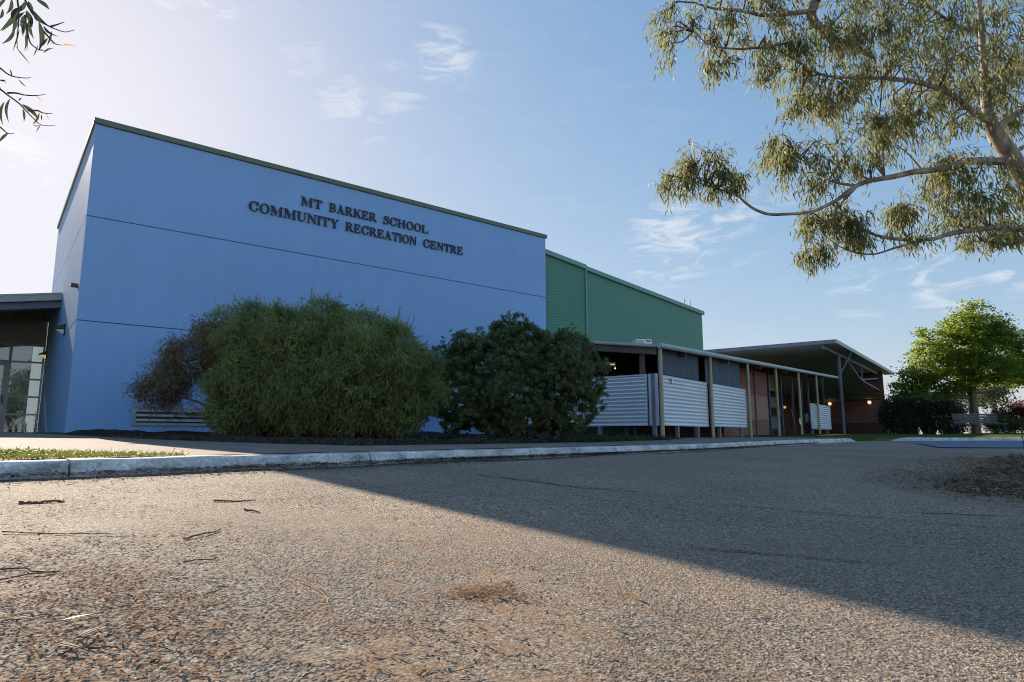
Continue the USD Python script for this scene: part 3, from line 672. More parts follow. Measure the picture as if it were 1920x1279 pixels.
# overflow pipe and two wall lights on the side wall
part(rc, 'overflow_pipe', tube([(.0, .42, 3.26), (-.13, .42, 3.265)], .055, 12), M['copper'], smooth=40)
def wall_light(y, z, lens, label):
    o = np.array([0, y, z]); c, s = math.cos(math.radians(FROT)), math.sin(math.radians(FROT))
    wp = np.array(BC) + np.array([c * o[0] - s * o[1], s * o[0] + c * o[1], o[2]])
    t = Thing('wall_light', label, 'wall light', wp, FROT)
    part(t, 'back_plate', bx(-.03, -.002, -.16, .16, -.13, .13), M['black'])
    hood = trimesh.convex.convex_hull(np.array([(-.031, -.15, .12), (-.031, .15, .12), (-.22, -.12, .02), (-.22, .12, .02), (-.031, -.15, .0), (-.031, .15, .0), (-.20, -.12, -.01), (-.20, .12, -.01)]))
    part(t, 'hood', hood, M['black'])
    ln = trimesh.convex.convex_hull(np.array([(-.032, -.12, -.012), (-.032, .12, -.012), (-.185, -.10, -.014), (-.185, .10, -.014), (-.032, -.12, -.12), (-.032, .12, -.12)]))
    part(t, 'lens', ln, lens)
wall_light(2.7, 2.56, M['lens'], 'black wedge wall light with clear lens on the blue side wall nearest the corner')
wall_light(8.6, 2.50, M['lensy'], 'wall light with yellow lens on the blue side wall beside the glass entrance')

# ---------------------------------------------------------------- glazed entrance with canopy, left edge
en = Thing('entrance_hall', 'glazed entrance hall with grey canopy beside the blue wall', 'building', BC, FROT)
Ty = 4.7
def slab(x0, x1, z0f, z1f, y0, y1):
    v = np.array([[x, y, zf(x)] for x in (x0, x1) for y in (y0, y1) for zf in (z0f, z1f)], float)
    f = np.array([[0, 1, 3, 2], [4, 6, 7, 5], [0, 4, 5, 1], [2, 3, 7, 6], [0, 2, 6, 4], [1, 5, 7, 3]])
    return vf((v, f))
Tz = lambda x: 3.86 + .176 * x
for x0, x1, fn in ((-2.0, -.005, Tz), (-9.0, -2.002, lambda x: Tz(-2.0) + .05 * (x + 2))):
    part(en, 'roof_sheet', slab(x0, x1, lambda x: fn(x) - .05, lambda x: fn(x), Ty, 13.2), M['greymetal'])
    part(en, 'fascia', slab(x0, x1, lambda x: fn(x) - .21, lambda x: fn(x) - .052, Ty + .01, Ty + .06), M['greymetal'])
    part(en, 'front_beam', slab(x0, x1, lambda x: fn(x) - .40, lambda x: fn(x) - .215, Ty + .14, Ty + .30), M['bluegrey'])
    part(en, 'soffit', slab(x0, x1, lambda x: fn(x) - .16, lambda x: fn(x) - .10, Ty + .31, 9.55), M['soffit'])
    part(en, 'rear_beam', slab(x0, x1 - .1, lambda x: fn(x) - .42, lambda x: fn(x) - .165, 6.9, 7.1), M['timber'])
part(en, 'upper_wall', slab(-2.0, -.003, lambda x: 2.93, lambda x: Tz(x) - .06, 9.62, 9.75), M['greymetal'])
part(en, 'upper_wall', bx(-9, -2.002, 9.62, 9.75, 2.93, 3.1), M['greymetal'])
part(en, 'end_wall', bx(-9.1, -9, 5.2, 13, -.4, 3.2), M['greymetal'])
gf = 9.6
part(en, 'window_head', bx(-7.0, -.004, gf - .03, gf + .04, 2.86, 2.925), M['alu'])
part(en, 'jamb', bx(-.066, -.004, gf - .032, gf + .042, -.1, 2.858), M['alu'])
for z in (2.33, 1.77, 1.20, .63):
    part(en, 'transom', bx(-.86, -.068, gf - .028, gf + .036, z - .028, z + .028), M['alu'])
part(en, 'transom', bx(-.86, -.068, gf - .028, gf + .036, -.08, .07), M['alu'])
part(en, 'transom', bx(-7, -.93, gf - .028, gf + .036, 2.30, 2.36), M['alu'])
part(en, 'mullion', bx(-.93, -.862, gf - .031, gf + .041, -.1, 2.858), M['alu'])
zs = [.07, .602, .658, 1.172, 1.228, 1.742, 1.798, 2.302, 2.358, 2.858]
for k in range(5):
    part(en, 'pane', bx(-.858, -.07, gf, gf + .006, zs[2 * k] + .002, zs[2 * k + 1] - .002), M['pane'])
for k in range(4):
    x1 = -.935 - k * 1.5
    part(en, 'pane', bx(x1 - 1.44, x1 - .004, gf, gf + .006, 2.365, 2.855), M['pane'])
for k in range(2):
    x1 = -.935 - k * 1.01
    d = part(en, 'door', join([bx(x1 - .1, x1 - .004, gf - .02, gf + .025, 0, 2.295), bx(x1 - 1.0, x1 - .9, gf - .02, gf + .025, 0, 2.295), bx(x1 - .898, x1 - .102, gf - .02, gf + .025, 0, .22), bx(x1 - .898, x1 - .102, gf - .02, gf + .025, 2.19, 2.295)]), M['alu'])
    part(d, 'door_pane', bx(x1 - .898, x1 - .102, gf, gf + .006, .222, 2.188), M['pane'])
    hx = x1 - .06 if k == 0 else x1 - .94
    part(d, 'handle', tube([(hx, gf - .02, .98), (hx, gf - .08, .98), (hx, gf - .08, 1.22), (hx, gf - .02, 1.22)], .014, 8), M['black'], smooth=40)
part(en, 'side_glazing', bx(-7, -2.96, gf, gf + .006, .1, 2.29), M['pane'])
part(en, 'inner_wall', bx(-7, -.2, 13.3, 13.4, -.1, 3.4), M['soffit'])
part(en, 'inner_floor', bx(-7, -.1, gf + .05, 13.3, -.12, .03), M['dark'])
part(en, 'counter', bx(-2.2, -.5, 11.6, 12.2, .031, 1.1), M['bluegrey'])

# ---------------------------------------------------------------- green sports hall
sh = Thing('sports_hall', 'tall green steel clad sports hall with sloping roof edge', 'building', BC, FROT)
T2 = lambda x: 6.62 - .112 * (x - 13.7)
zz_ = np.arange(0, 6.66, .105 / 8)
rows = []
V, Fc = [], []
for i, z in enumerate(zz_):
    y = .262 - .016 * abs(math.sin(math.pi * z / .105)) ** .7
    xm = 15.93 if z < T2(15.93) - .06 else max(13.73, 13.7 + (6.62 - .06 - z) / .112)
    V += [(13.71, y, z), (min(15.93, xm), y, z)]
n_ = len(zz_); i_ = np.arange(n_ - 1) * 2
part(sh, 'corrugated_wall', vf((np.array(V), np.stack([i_, i_ + 1, i_ + 3, i_ + 2], 1))), M['green'], smooth=60)
V = []
px = []
x = 16.0
while x < 23.55:
    px += [(x, .33), (x + .15, .33), (x + .16, .3265), (x + .19, .3265)]
    x += .2
px = [p for p in px if p[0] <= 23.55] + [(23.55, .33)]
for x, y in px: V += [(x, y, -.4), (x, y, T2(x) - .05)]
i_ = np.arange(len(px) - 1) * 2
part(sh, 'ribbed_wall', vf((np.array(V), np.stack([i_, i_ + 2, i_ + 3, i_ + 1], 1))), M['green'])
part(sh, 'corner_trim', slab(15.932, 16.0, lambda x: -.3, lambda x: T2(x) + .03, .2, .34), M['greenlight'])
part(sh, 'roof_flashing', slab(13.712, 15.93, lambda x: T2(x) - .15, lambda x: T2(x) + .02, .15, .32), M['greenlight'])
part(sh, 'roof_flashing', slab(16.002, 23.62, lambda x: T2(x) - .15, lambda x: T2(x) + .012, .23, .42), M['greenlight'])
part(sh, 'side_wall', bx(23.42, 23.55, .42, 9, -.4, T2(23.55) - .06), M['green'])
part(sh, 'roof', slab(13.72, 23.62, lambda x: T2(x) - .06, lambda x: T2(x) - .01, .43, 9.2), M['greymetal'])
part(sh, 'rear_wall', slab(13.72, 23.4, lambda x: -.4, lambda x: T2(x) - .07, 8.9, 9.0), M['green'])
part(sh, 'inner_wall', slab(13.72, 23.4, lambda x: -.4, lambda x: T2(x) - .08, .36, .40), M['joint'])
for i, (x, h, lab) in enumerate(((22.52, .30, 'short thin aerial with a knob near the low end of the green roof'), (22.98, .37, 'taller plain thin aerial rod at the low end of the green roof'))):
    c, s = math.cos(math.radians(FROT)), math.sin(math.radians(FROT))
    wp = np.array(BC) + np.array([c * x - s * .5, s * x + c * .5, T2(x) - .01])
    t = Thing('roof_aerial', lab, 'aerial', wp, FROT)
    part(t, 'rod', tube([(0, 0, 0), (0, 0, h + .1)], .014, 6), M['greymetal'])
    part(t, 'knob', tube([(0, 0, h - .06), (0, 0, h)], .03 if i == 0 else .017, 8), M['greymetal'])

# ---------------------------------------------------------------- veranda wing
WC, WROT = np.array([3.94224, 17.0, -0.0703]), 90 - 37.0775
def wloc(x, y, z=0.0):
    c, s = math.cos(math.radians(WROT)), math.sin(math.radians(WROT))
    return WC + np.array([c * x - s * y, s * x + c * y, z])
def gz(x, y):
    p = wloc(x, y); return float(z_lawn(p[0], p[1])) - WC[2]
vw = Thing('veranda_wing', 'low veranda wing with cream posts and corrugated iron screens', 'building', WC, WROT)
Gz = lambda x, y=0.0: 2.36 + .0345 * x + .135 * y         # underside of the roof edge
for x in (0, 3.7, 7.45, 11.1, 14.75, 18.28):
    pp = part(vw, 'post', tube([(x, 0, gz(x, 0) - .1), (x, 0, Gz(x) - .0)], .056, 14), M['cream'], smooth=40)
    part(pp, 'post_cap', tube([(x, 0, Gz(x) + .001), (x, 0, Gz(x) + .025)], .066, 14), M['cream'], smooth=40)
M['roofgutter'] = mat_noise('grey_green_gutter', [(.3, (.26, .29, .275)), (.7, (.34, .37, .35))], scale=(2, 2, 2), rough=(.35, .5))
part(vw, 'gutter', tube([(-.14, -.05, Gz(0) + .075), (11, -.05, Gz(11) + .075), (23.2, -.05, Gz(23.2) + .075)], .075, 12), M['roofgutter'], smooth=40)
part(vw, 'edge_roll', tube([(-.12, .04, Gz(0) + .075), (-.12, 3, Gz(0, 3) + .075), (-.12, 6.5, Gz(0, 6.5) + .075)], .05, 10), M['greymetal'], smooth=40)
def plane_slab(x0, x1, y0, y1, lo, hi):
    v = np.array([[x, y, Gz(x, y) + dz] for x in (x0, x1) for y in (y0, y1) for dz in (lo, hi)], float)
    f = np.array([[0, 1, 3, 2], [4, 6, 7, 5], [0, 4, 5, 1], [2, 3, 7, 6], [0, 2, 6, 4], [1, 5, 7, 3]])
    return vf((v, f))
part(vw, 'roof_sheet', plane_slab(-.1, 23.2, .0, 6.5, .05, .09), M['greymetal'])
part(vw, 'edge_beam', plane_slab(-.06, -.01, .08, 6.4, -.16, .048), M['timber'])
for x in (1.85, 5.5, 9.2, 12.9, 16.5, 20.0):
    part(vw, 'rafter', plane_slab(x - .03, x + .03, .02, 6.3, -.12, .048), M['timber'])
def corr(x0, x1, z0, z1, y, axis='x', pitch=.105, amp=.05):
    zz = np.arange(z0, z1 + 1e-6, pitch / 8)
    zz = np.arange(z0, z1 + 1e-6, pitch / 12)
    o = y + amp * .5 - amp * np.abs(np.sin(np.pi * zz / pitch)) ** .65
    a = [np.stack([np.full_like(zz, xx), o, zz], 1) if axis == 'x' else np.stack([o, np.full_like(zz, xx), zz], 1) for xx in (x0, x1)]
    V = np.stack(a, 1).reshape(-1, 3); i = np.arange(len(zz) - 1) * 2
    return vf((V, np.stack([i, i + 1, i + 3, i + 2], 1)))
def screen(label, x0, x1, z0, z1, y, axis='x', end_panel=None):
    p0 = wloc(x0, y) if axis == 'x' else wloc(y, x0)
    t = Thing('corrugated_screen', label, 'screen', (p0[0], p0[1], WC[2] + z0), WROT)
    off = np.array([x0, y, z0]) if axis == 'x' else np.array([y, x0, z0])
    def P(name, m, mat, smooth=False):
        v, f = vf(m); part(t, name, (v - off, f), mat, smooth=smooth)
    P('corrugated_sheet', corr(x0, x1, z0 + .03, z1 - .03, y, axis), M['galv'], 75)
    def bar(a0, a1, b0, b1, c0, c1): return bx(a0, a1, b0, b1, c0, c1) if axis == 'x' else bx(b0, b1, a0, a1, c0, c1)
    P('top_rail', bar(x0 - .01, x1 + .01, y - .022, y + .03, z1 - .04, z1), M['flatgalv'])
    P('bottom_rail', bar(x0 - .01, x1 + .01, y - .022, y + .03, z0, z0 + .035), M['flatgalv'])
    for xx in ((x0 - .01, x0 + .03), (x1 - .03, x1 + .01)):
        P('end_rail', bar(xx[0], xx[1], y - .018, y + .028, z0 + .036, z1 - .041), M['flatgalv'])
    if end_panel:
        P('flat_end_panel', bar(end_panel[0], end_panel[1], y - .02, y + .02, z0, z1), M['flatgalv'])
    return t
t = screen('corrugated screen of the veranda between the first two cream posts', .16, 3.56, .335, 1.69, .09)
part(t, 'label_plate', bx(.62, .76, -.036, -.031, 1.17, 1.29), M['white'])
part(t, 'hook', tube([(.60, -.045, 1.30), (.63, -.05, 1.24), (.60, -.05, 1.20), (.63, -.05, 1.13)], .010, 6), M['black'])
screen('corrugated screen between the second and third cream posts, before the brick wall', 3.84, 7.32, .35, 1.69, .09)
screen('corrugated screen on the short side of the veranda, beside the leafy dark shrub', .44, 5.6, .335, 1.715, .06, 'y', (.12, .38))
screen('small corrugated screen standing apart in front of the lamp lit brick wall', 17.9, 21.5, .37, 1.60, .10, 'x', (17.1, 17.86))
for i, (x, y) in enumerate(((.07, .25), (1.25, .12), (2.75, .12), (3.05, .3), (4.6, .12), (6.75, .12), (.07, 1.9), (.07, 3.3), (2.2, 2.2), (3.2, 2.4), (17.5, .16), (20.9, .16))):
    part(vw, 'stump', bx(x - .05, x + .05, y - .045, y + .045, gz(x, y) - .1, .333 if i != 0 else 1.72), M['bluegrey'])
part(vw, 'timber_post', bx(.12, .24, .55, .66, .34, Gz(.2, .6) + .04), M['timber'])
part(vw, 'timber_post', bx(3.18, 3.28, .5, .6, .34, Gz(3.2, .5) + .04), M['timber'])
def blind(x0, x1, z0, y):
    xs = np.linspace(x0, x1, 40)
    zt = np.linspace(0, 1, 10)
    X, T_ = np.meshgrid(xs, zt)
    top_ = Gz(X, y) + .02
    Z = z0 + T_ * (top_ - z0)
    Y = y + .03 * np.sin(X * 5.1) * (1 - T_) + .012 * np.sin(X * 14 + T_ * 3)
    ix = np.arange(X.size).reshape(X.shape)
    f = np.stack([ix[:-1, :-1], ix[:-1, 1:], ix[1:, 1:], ix[1:, :-1]], -1).reshape(-1, 4)
    return vf((np.stack([X.ravel(), Y.ravel(), Z.ravel()], 1), f))
for lab, x0, x1, z0 in (('charcoal canvas blind hung above the first veranda screen', .42, 3.30, 1.76), ('charcoal canvas blind hung next to the brick wall of the veranda', 3.95, 7.3, 1.72)):
    o = wloc(x0, .24)
    t = Thing('canvas_blind', lab, 'blind', (o[0], o[1], WC[2] + z0), WROT)
    v, f = blind(x0, x1, z0, .24); part(t, 'canvas', (v - np.array([x0, .24, z0]), f), M['blind'], smooth=True)
    v, f = tube([(x0, .24, z0), (x1, .24, z0)], .02, 8); part(t, 'bottom_roll', (v - np.array([x0, .24, z0]), f), M['blind'])
# brick block behind the veranda
part(vw, 'brick_base', bx(7.3, 13.0, .9, 4.5, -.2, .72), M['brick'])
part(vw, 'brick_band', bx(7.3, 13.0, .903, 4.497, .721, 1.72), M['bricklight'])
part(vw, 'brick_top', bx(7.3, 13.0, .9, 4.5, 1.721, 2.75), M['brick'])
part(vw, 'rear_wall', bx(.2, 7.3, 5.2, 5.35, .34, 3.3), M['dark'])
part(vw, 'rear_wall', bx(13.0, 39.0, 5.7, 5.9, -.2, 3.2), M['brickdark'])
part(vw, 'window_frame', join([bx(29.8, 32.6, 5.62, 5.69, .5, .58), bx(29.8, 32.6, 5.62, 5.69, 1.35, 1.42), bx(29.8, 32.6, 5.62, 5.69, 2.0, 2.07), bx(29.8, 29.9, 5.62, 5.69, .5, 2.75), bx(32.5, 32.6, 5.62, 5.69, .5, 2.75)]), M['bluegrey'])
part(vw, 'window_panel', bx(29.9, 32.5, 5.65, 5.695, .58, 1.35), M['teal'])
part(vw, 'window_panel', bx(29.9, 32.5, 5.65, 5.695, 2.07, 2.75), M['teal'])
for x in (11.18, 13.23, 15.2, 17.2, 18.98, 20.46, 22.53, 24.14):
    part(vw, 'steel_post', cbx(x - .045, x + .045, .855, .945, gz(x, .9) - .1, Gz(min(x, 23), .9) + .045, .008), M['navy'])
# air conditioner on the roof edge and lamps
o = wloc(2.2, 1.55); zc = WC[2] + Gz(2.2, 1.55) + .09
ac = Thing('air_conditioner', 'small white air conditioner box on the veranda roof edge', 'air conditioner', (o[0], o[1], zc), WROT - 38)
part(ac, 'casing', cbx(-.26, .26, -.14, .14, .05, .27, .012), M['white'])
part(ac, 'grille', bx(-.23, -.02, -.146, -.141, .08, .24), M['slat'])
part(ac, 'grille', bx(.05, .22, -.146, -.141, .20, .24), M['black'])
for x in (-.2, .2): part(ac, 'foot', bx(x - .02, x + .02, -.12, .12, 0, .049), M['black'])
def lamp(name, label, wp, r, m, n=(0, -1, 0), cat='wall lamp'):
    t = Thing(name, label, cat, wp)
    n = unit(np.array(n, float)); wpz = np.zeros(3)
    part(t, 'base', tube([wpz, n * .05], r * 1.12, 18), M['white'], smooth=40)
    s = trimesh.creation.icosphere(2, r); v = np.array(s.vertices)
    part(t, 'glass_globe', (v * .8 + n * (.05 + r * .5), s.faces), m, smooth=True)
o = np.array([2.9, 19.0, 2.06])
cl = Thing('ceiling_light', 'yellowish tube light under the dark veranda roof', 'ceiling light', o, 0)
part(cl, 'housing', bx(-.17, .17, -.04, .04, .05, .09), M['white'])
part(cl, 'tube', tube([(-.15, 0, .03), (.15, 0, .03)], .018, 8), M['lampyellow'])
t = Thing('bulb_light', 'small round bulb beside the tube light in the dark veranda', 'bulb', (3.06, 19.0, 1.98))
part(t, 'bulb', trimesh.creation.icosphere(2, .028), M['lampwarm'], smooth=True)
part(t, 'socket', tube([(0, 0, .02), (0, 0, .10)], .015, 8), M['white'])

# ---------------------------------------------------------------- pavilion with swept roof at the far end
PC = wloc(24.6, .05); PC[2] = float(z_lawn(PC[0], PC[1]))
pvn = Thing('pavilion', 'brick pavilion with a big flat grey roof and steel column', 'building', (PC[0], PC[1], PC[2]), WROT)
OX, OY, OZ = 24.6, .05, PC[2] - WC[2]
def pp_(name, m, mat, **k):
    v, f = vf(m); return part(pvn, name, (v - np.array([OX, OY, OZ]), f), mat, **k)
pp_('roof_slab', bx(20.5, 42.5, -.60, 11, 4.86, 4.97), M['greymetal'])
pp_('roof_edge', bx(20.42, 42.5, -.66, -.601, 4.80, 5.0), M['greymetal'])
pp_('roof_edge', bx(20.44, 20.499, -.60, 11, 4.80, 5.0), M['bluegrey'])
pp_('eave_lining', bx(20.5, 42.4, -.598, -.02, 4.80, 4.855), M['paleceil'])
pp_('edge_beam', bx(20.6, 41.5, -.01, .11, 4.58, 4.855), M['bluegrey'])
prof = spline([(20.56, 4.80), (24, 4.66), (27.5, 4.32), (31.4, 3.62), (35, 3.12), (39.0, 2.78)], 40)
ys = np.linspace(.12, 11, 6)
V = np.array([[x, y, z] for x, z in prof for y in ys]); ix = np.arange(len(V)).reshape(40, 6)
pp_('curved_soffit', vf((V, np.stack([ix[:-1, :-1], ix[1:, :-1], ix[1:, 1:], ix[:-1, 1:]], -1).reshape(-1, 4))), M['soffit'], smooth=True)
pp_('column', tube([(24.6, .05, -.1 + OZ), (24.6, .05, 4.58)], .10, 16), M['bluegrey'], smooth=40)
pp_('brace', tube([(24.6, .03, 3.55), (25.1, -.55, 4.79)], .055, 10), M['bluegrey'], smooth=40)
ch = spline([(27.2, 4.52), (29, 4.15), (31.4, 3.72), (35, 3.55), (39.2, 3.42)], 24)
pp_('lower_chord', tube(np.c_[ch[:, 0], np.full(24, .02), ch[:, 1]], .06, 8), M['bluegrey'], smooth=40)
pp_('strut', tube([(31.9, .02, 3.7), (31.9, .02, 4.6)], .05, 8), M['bluegrey'], smooth=40)
pp_('strut', tube([(31.9, .02, 3.72), (39.2, .02, 4.3)], .05, 8), M['bluegrey'], smooth=40)
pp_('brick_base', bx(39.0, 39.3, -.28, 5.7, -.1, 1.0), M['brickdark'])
pp_('brick_wall', bx(39.003, 39.297, -.28, 5.7, 1.001, 2.68), M['brickmid'])
pp_('cream_wall', bx(39.0, 39.3, 2.75, 5.7, 2.681, 3.9), M['creamwall'])
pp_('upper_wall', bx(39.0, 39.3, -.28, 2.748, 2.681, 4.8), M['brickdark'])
pp_('corner_pier', bx(38.9, 39.3, -.50, -.281, -.1, 2.68), M['bluegrey'])
pp_('white_door', bx(39.05, 39.12, -1.15, -.52, .0, 2.5), M['white'])
pp_('notice_board', bx(38.94, 38.99, 4.75, 5.3, 1.15, 1.78), M['white'])
nx = wloc(-1, 0) - wloc(0, 0)
for y, z, lab in ((.70, 2.52, 'round lit lamp on the brick wall, right of the steel column'), (3.42, 2.50, 'round lit lamp on the brick wall above the small screen')):
    lamp('wall_lamp', lab, wloc(38.98, y, z), .14, M['lampwarm'], nx)
lamp('wall_lamp', 'round yellow lamp deep in the dark veranda between the posts', wloc(33.9, 5.6, 2.12), .12, M['lampyellow'], wloc(0, -1) - wloc(0, 0))

# ---------------------------------------------------------------- shrubs
M['acacia'] = mat_leaf('narrow_green_leaf', [(0, (.21, .24, .08)), (.35, (.33, .38, .125)), (.65, (.44, .47, .19)), (.85, (.52, .48, .26)), (1, (.54, .40, .28))], trans=.42, tcol=(.45, .50, .18), rough=.4, spec=.55)
M['acaciabrown'] = mat_leaf('browning_leaf', [(0, (.19, .15, .08)), (.4, (.29, .25, .11)), (.75, (.38, .29, .18)), (1, (.42, .31, .23))], trans=.3, tcol=(.34, .27, .14))
M['glossy'] = mat_leaf('dark_rosette_leaf', [(0, (.12, .15, .06)), (.5, (.24, .30, .10)), (.8, (.35, .41, .14)), (1, (.48, .48, .23))], trans=.35, tcol=(.26, .36, .1), rough=.35, spec=.5)
rng = np.random.default_rng(41)
def sprays(rng, P, out, nper, L, W, spread, droop, curl=.2, sprayr=.12, jit=.6):
    n = len(P); k = np.repeat(np.arange(n), nper)
    m = len(k)
    D = unit(out[k] * .45 + rng.normal(0, jit, (m, 3)) + np.array([0, 0, -droop]))
    C = P[k] + rng.normal(0, sprayr, (m, 3))
    N = unit(out[k] * .9 + rng.normal(0, .45, (m, 3)) + np.array([0, 0, .75]))
    return leaves(C, D, N, rng.uniform(L[0], L[1], m), rng.uniform(W[0], W[1], m), curl, True)

# large dome shrub
B1 = [(-3.3, 12.25, 1.08, 1.68, 1.25, 1.10), (-4.5, 12.5, 1.40, 1.05, 1.15, .98), (-4.95, 12.7, 1.88, .92, 1.1, .56), (-2.36, 12.2, 1.0, .66, .95, .98), (-3.7, 12.5, 1.78, 1.15, 1.1, .55), (-2.95, 11.85, .75, 1.5, .8, .85), (-4.75, 11.9, .75, .55, .7, .8)]
B1b = [(-5.75, 12.65, 1.82, .52, .7, .34), (-6.3, 12.6, 1.50, .40, .55, .28), (-6.68, 12.55, 1.12, .28, .45, .26), (-6.90, 12.55, .82, .16, .4, .18), (-6.80, 12.5, .60, .18, .3, .07)]
t = Thing('dome_shrub', 'large dome shaped green shrub with a bare woody arch on its left', 'shrub', (-4.6, 12.4, float(z_lawn(-4.6, 12.4))))
def lobes(rng, ells, n, r0, r1, zmin, per, keep=.9):
    e = np.asarray(ells, float); area = e[:, 3] * e[:, 5] + e[:, 4] * e[:, 5]
    k = rng.choice(len(e), n, p=area / area.sum()); d = unit(rng.normal(size=(n, 3)))
    c = e[k, :3] + d * e[k, 3:6] * rng.uniform(.80, 1.0, (n, 1))
    ok = ~inside_other(c, ells, .80) & (c[:, 2] > zmin); c, d = c[ok], d[ok]
    r = rng.uniform(r0, r1, len(c)) * rng.choice([.7, 1, 1.25], len(c))
    q = np.repeat(np.arange(len(c)), (per * (r / r1) ** 2).astype(int)); m = len(q)
    dd = unit(rng.normal(size=(m, 3)) + d[q] * .9 + np.array([0, 0, .35]))
    P = c[q] + dd * r[q][:, None] * rng.uniform(.75, 1.0, (m, 1)) * np.array([1, 1, .8])
    ok = (P[:, 2] > zmin - .12) & ~inside_other(P, ells, .86)
    return P[ok], dd[ok]
P, o = lobes(rng, B1, 640, .16, .34, .20, 32)
P0s, o0s = P[(o[:, 2] > -.1)], o[(o[:, 2] > -.1)]
v1 = sprays(rng, P, o, 15, (.07, .15), (.012, .021), 1, .55, .25, .045)
Pi, oi = ell_points(rng, 8000, [(a, b, c, d * .90, e * .90, f * .90) for a, b, c, d, e, f in B1], .9)
oki = (Pi[:, 2] > .12) & ~inside_other(Pi, B1, .74)
v1 = join([v1, sprays(rng, Pi[oki], oi[oki], 14, (.08, .15), (.016, .026), 1, .5, .3, .06)])
part(t, 'crown', v1, M['acacia'], kind='stuff', wld=True)
P, o = lobes(rng, B1b, 200, .06, .14, .42, 15)
part(t, 'crown', sprays(rng, P, o, 15, (.06, .12), (.011, .019), 1, .5, .25, .10), M['acaciabrown'], kind='stuff', wld=True, label='thin browning foliage arching over the bare branches')
k = rng.choice(len(P0s), 260, replace=False)
sv, sm = [], []
for i in k:
    a = P0s[i]; d = unit(o0s[i] * .8 + np.array([0, 0, .55]) + rng.normal(0, .3, 3)); ln = rng.uniform(.14, .36)
    q = spline([a, a + d * ln * .55, a + d * ln + np.array([0, 0, -.05 * ln])], 5)
    sm.append(tube(q, np.linspace(.004, .0015, 5), 3, False))
    m = 12; tt0 = rng.random(m); C = a + d * ln * tt0[:, None]
    sv.append(leaves(C, unit(d + rng.normal(0, .55, (m, 3)) + np.array([0, 0, -.25])), unit(rng.normal(size=(m, 3)) + np.array([0, 0, .6])), rng.uniform(.06, .12, m), rng.uniform(.009, .016, m), .2, True))
part(t, 'shoots', join(sv), M['acacia'], kind='stuff', wld=True)
part(t, 'shoot_stems', join(sm), M['twig'], kind='stuff', wld=True)
# bare twigs and limbs of the arch
gl = float(z_lawn(-4.9, 12.4)) + .02
limbs = [[(-4.7, 12.45, gl), (-5.1, 12.4, .22), (-5.55, 12.4, .42), (-6.0, 12.45, .62), (-6.45, 12.5, .78), (-6.9, 12.5, .85)],
         [(-4.7, 12.5, gl), (-5.0, 12.5, .35), (-5.3, 12.6, .75), (-5.65, 12.7, 1.15), (-6.1, 12.65, 1.5), (-6.5, 12.6, 1.45)],
         [(-5.4, 12.4, .36), (-5.8, 12.35, .42), (-6.2, 12.4, .40), (-6.6, 12.4, .48)],
         [(-4.6, 12.45, gl), (-4.75, 12.5, .6), (-5.0, 12.6, 1.2), (-5.3, 12.7, 1.7)],
         [(-4.6, 12.4, gl), (-4.3, 12.3, .5), (-4.0, 12.3, 1.1)], [(-4.5, 12.4, gl), (-3.8, 12.3, .45), (-3.2, 12.3, 1.0)], [(-3.0, 12.2, gl), (-2.8, 12.2, .7)], [(-2.9, 12.2, gl), (-2.4, 12.2, .6)]]
for k, l_ in enumerate(limbs):
    q = spline(l_, 14); q += rng.normal(0, .008, q.shape)
    part(t, 'branch', tube(q, np.linspace(.05 if k < 2 else .032, .010, 14), 7), M['bark'], smooth=40, wld=True)
tw = []
for l_ in limbs[:4]:
    q = spline(l_, 40)
    for _ in range(46):
        a = q[rng.integers(6, 40)]; d = unit(np.array([-.8, rng.normal(0, .6), rng.normal(.25, .6)])); ln = rng.uniform(.2, .65)
        c = spline([a, a + d * ln * .5 + rng.normal(0, .03, 3), a + d * ln + np.array([0, 0, -.04])], 5)
        tw.append(tube(c, np.linspace(.006, .002, 5), 3, False))
for _ in range(150):
    a = np.array([rng.uniform(-6.0, -4.9), 12.6 + rng.normal(0, .3), rng.uniform(.9, 1.6)]); d = unit(np.array([-.9, rng.normal(0, .4), rng.normal(-.2, .35)])); ln = rng.uniform(.25, .6)
    tw.append(tube(spline([a, a + d * ln * .5 + rng.normal(0, .03, 3), a + d * ln], 4), np.linspace(.005, .002, 4), 3, False))
part(t, 'twigs', join(tw), M['twig'], kind='stuff', wld=True)

# dark leafy shrub
B2 = [(-.1, 13.5, 1.25, 1.30, 1.15, 1.10), (-1.0, 13.4, .95, .72, .95, .92), (1.1, 13.55, 1.35, .72, .95, .86), (.2, 13.3, .7, 1.35, 1.0, .75), (1.25, 13.4, .55, .58, .75, .45), (.0, 13.6, 1.82, .62, .8, .50), (.9, 13.6, 1.78, .42, .6, .42)]
t = Thing('leafy_shrub', 'dark leafy shrub with rosettes of leaves in front of the veranda', 'shrub', (.1, 13.5, float(z_lawn(.1, 13.5))))
P, o = lobes(rng, B2, 480, .13, .30, .16, 17)
Pi, oi = ell_points(rng, 4200, [(a, b, c, d * .88, e * .88, f * .88) for a, b, c, d, e, f in B2], .9)
oki = (Pi[:, 2] > .05) & ~inside_other(Pi, B2, .70)
P, o = np.vstack([P, Pi[oki]]), np.vstack([o, oi[oki]])
n = len(P); per = 18; k = np.repeat(np.arange(n), per); m = len(k)
ax = unit(o + np.array([0, 0, .55]) + rng.normal(0, .25, (n, 3)))
D = unit(ax[k] * rng.uniform(.1, .9, (m, 1)) + unit(np.cross(ax[k], rng.normal(size=(m, 3)))))
C = P[k] - ax[k] * rng.uniform(0, .08, (m, 1)) + rng.normal(0, .012, (m, 3))
part(t, 'crown', leaves(C, D, ax[k], rng.uniform(.05, .095, m), rng.uniform(.024, .04, m)), M['glossy'], kind='stuff', wld=True)
sv = []
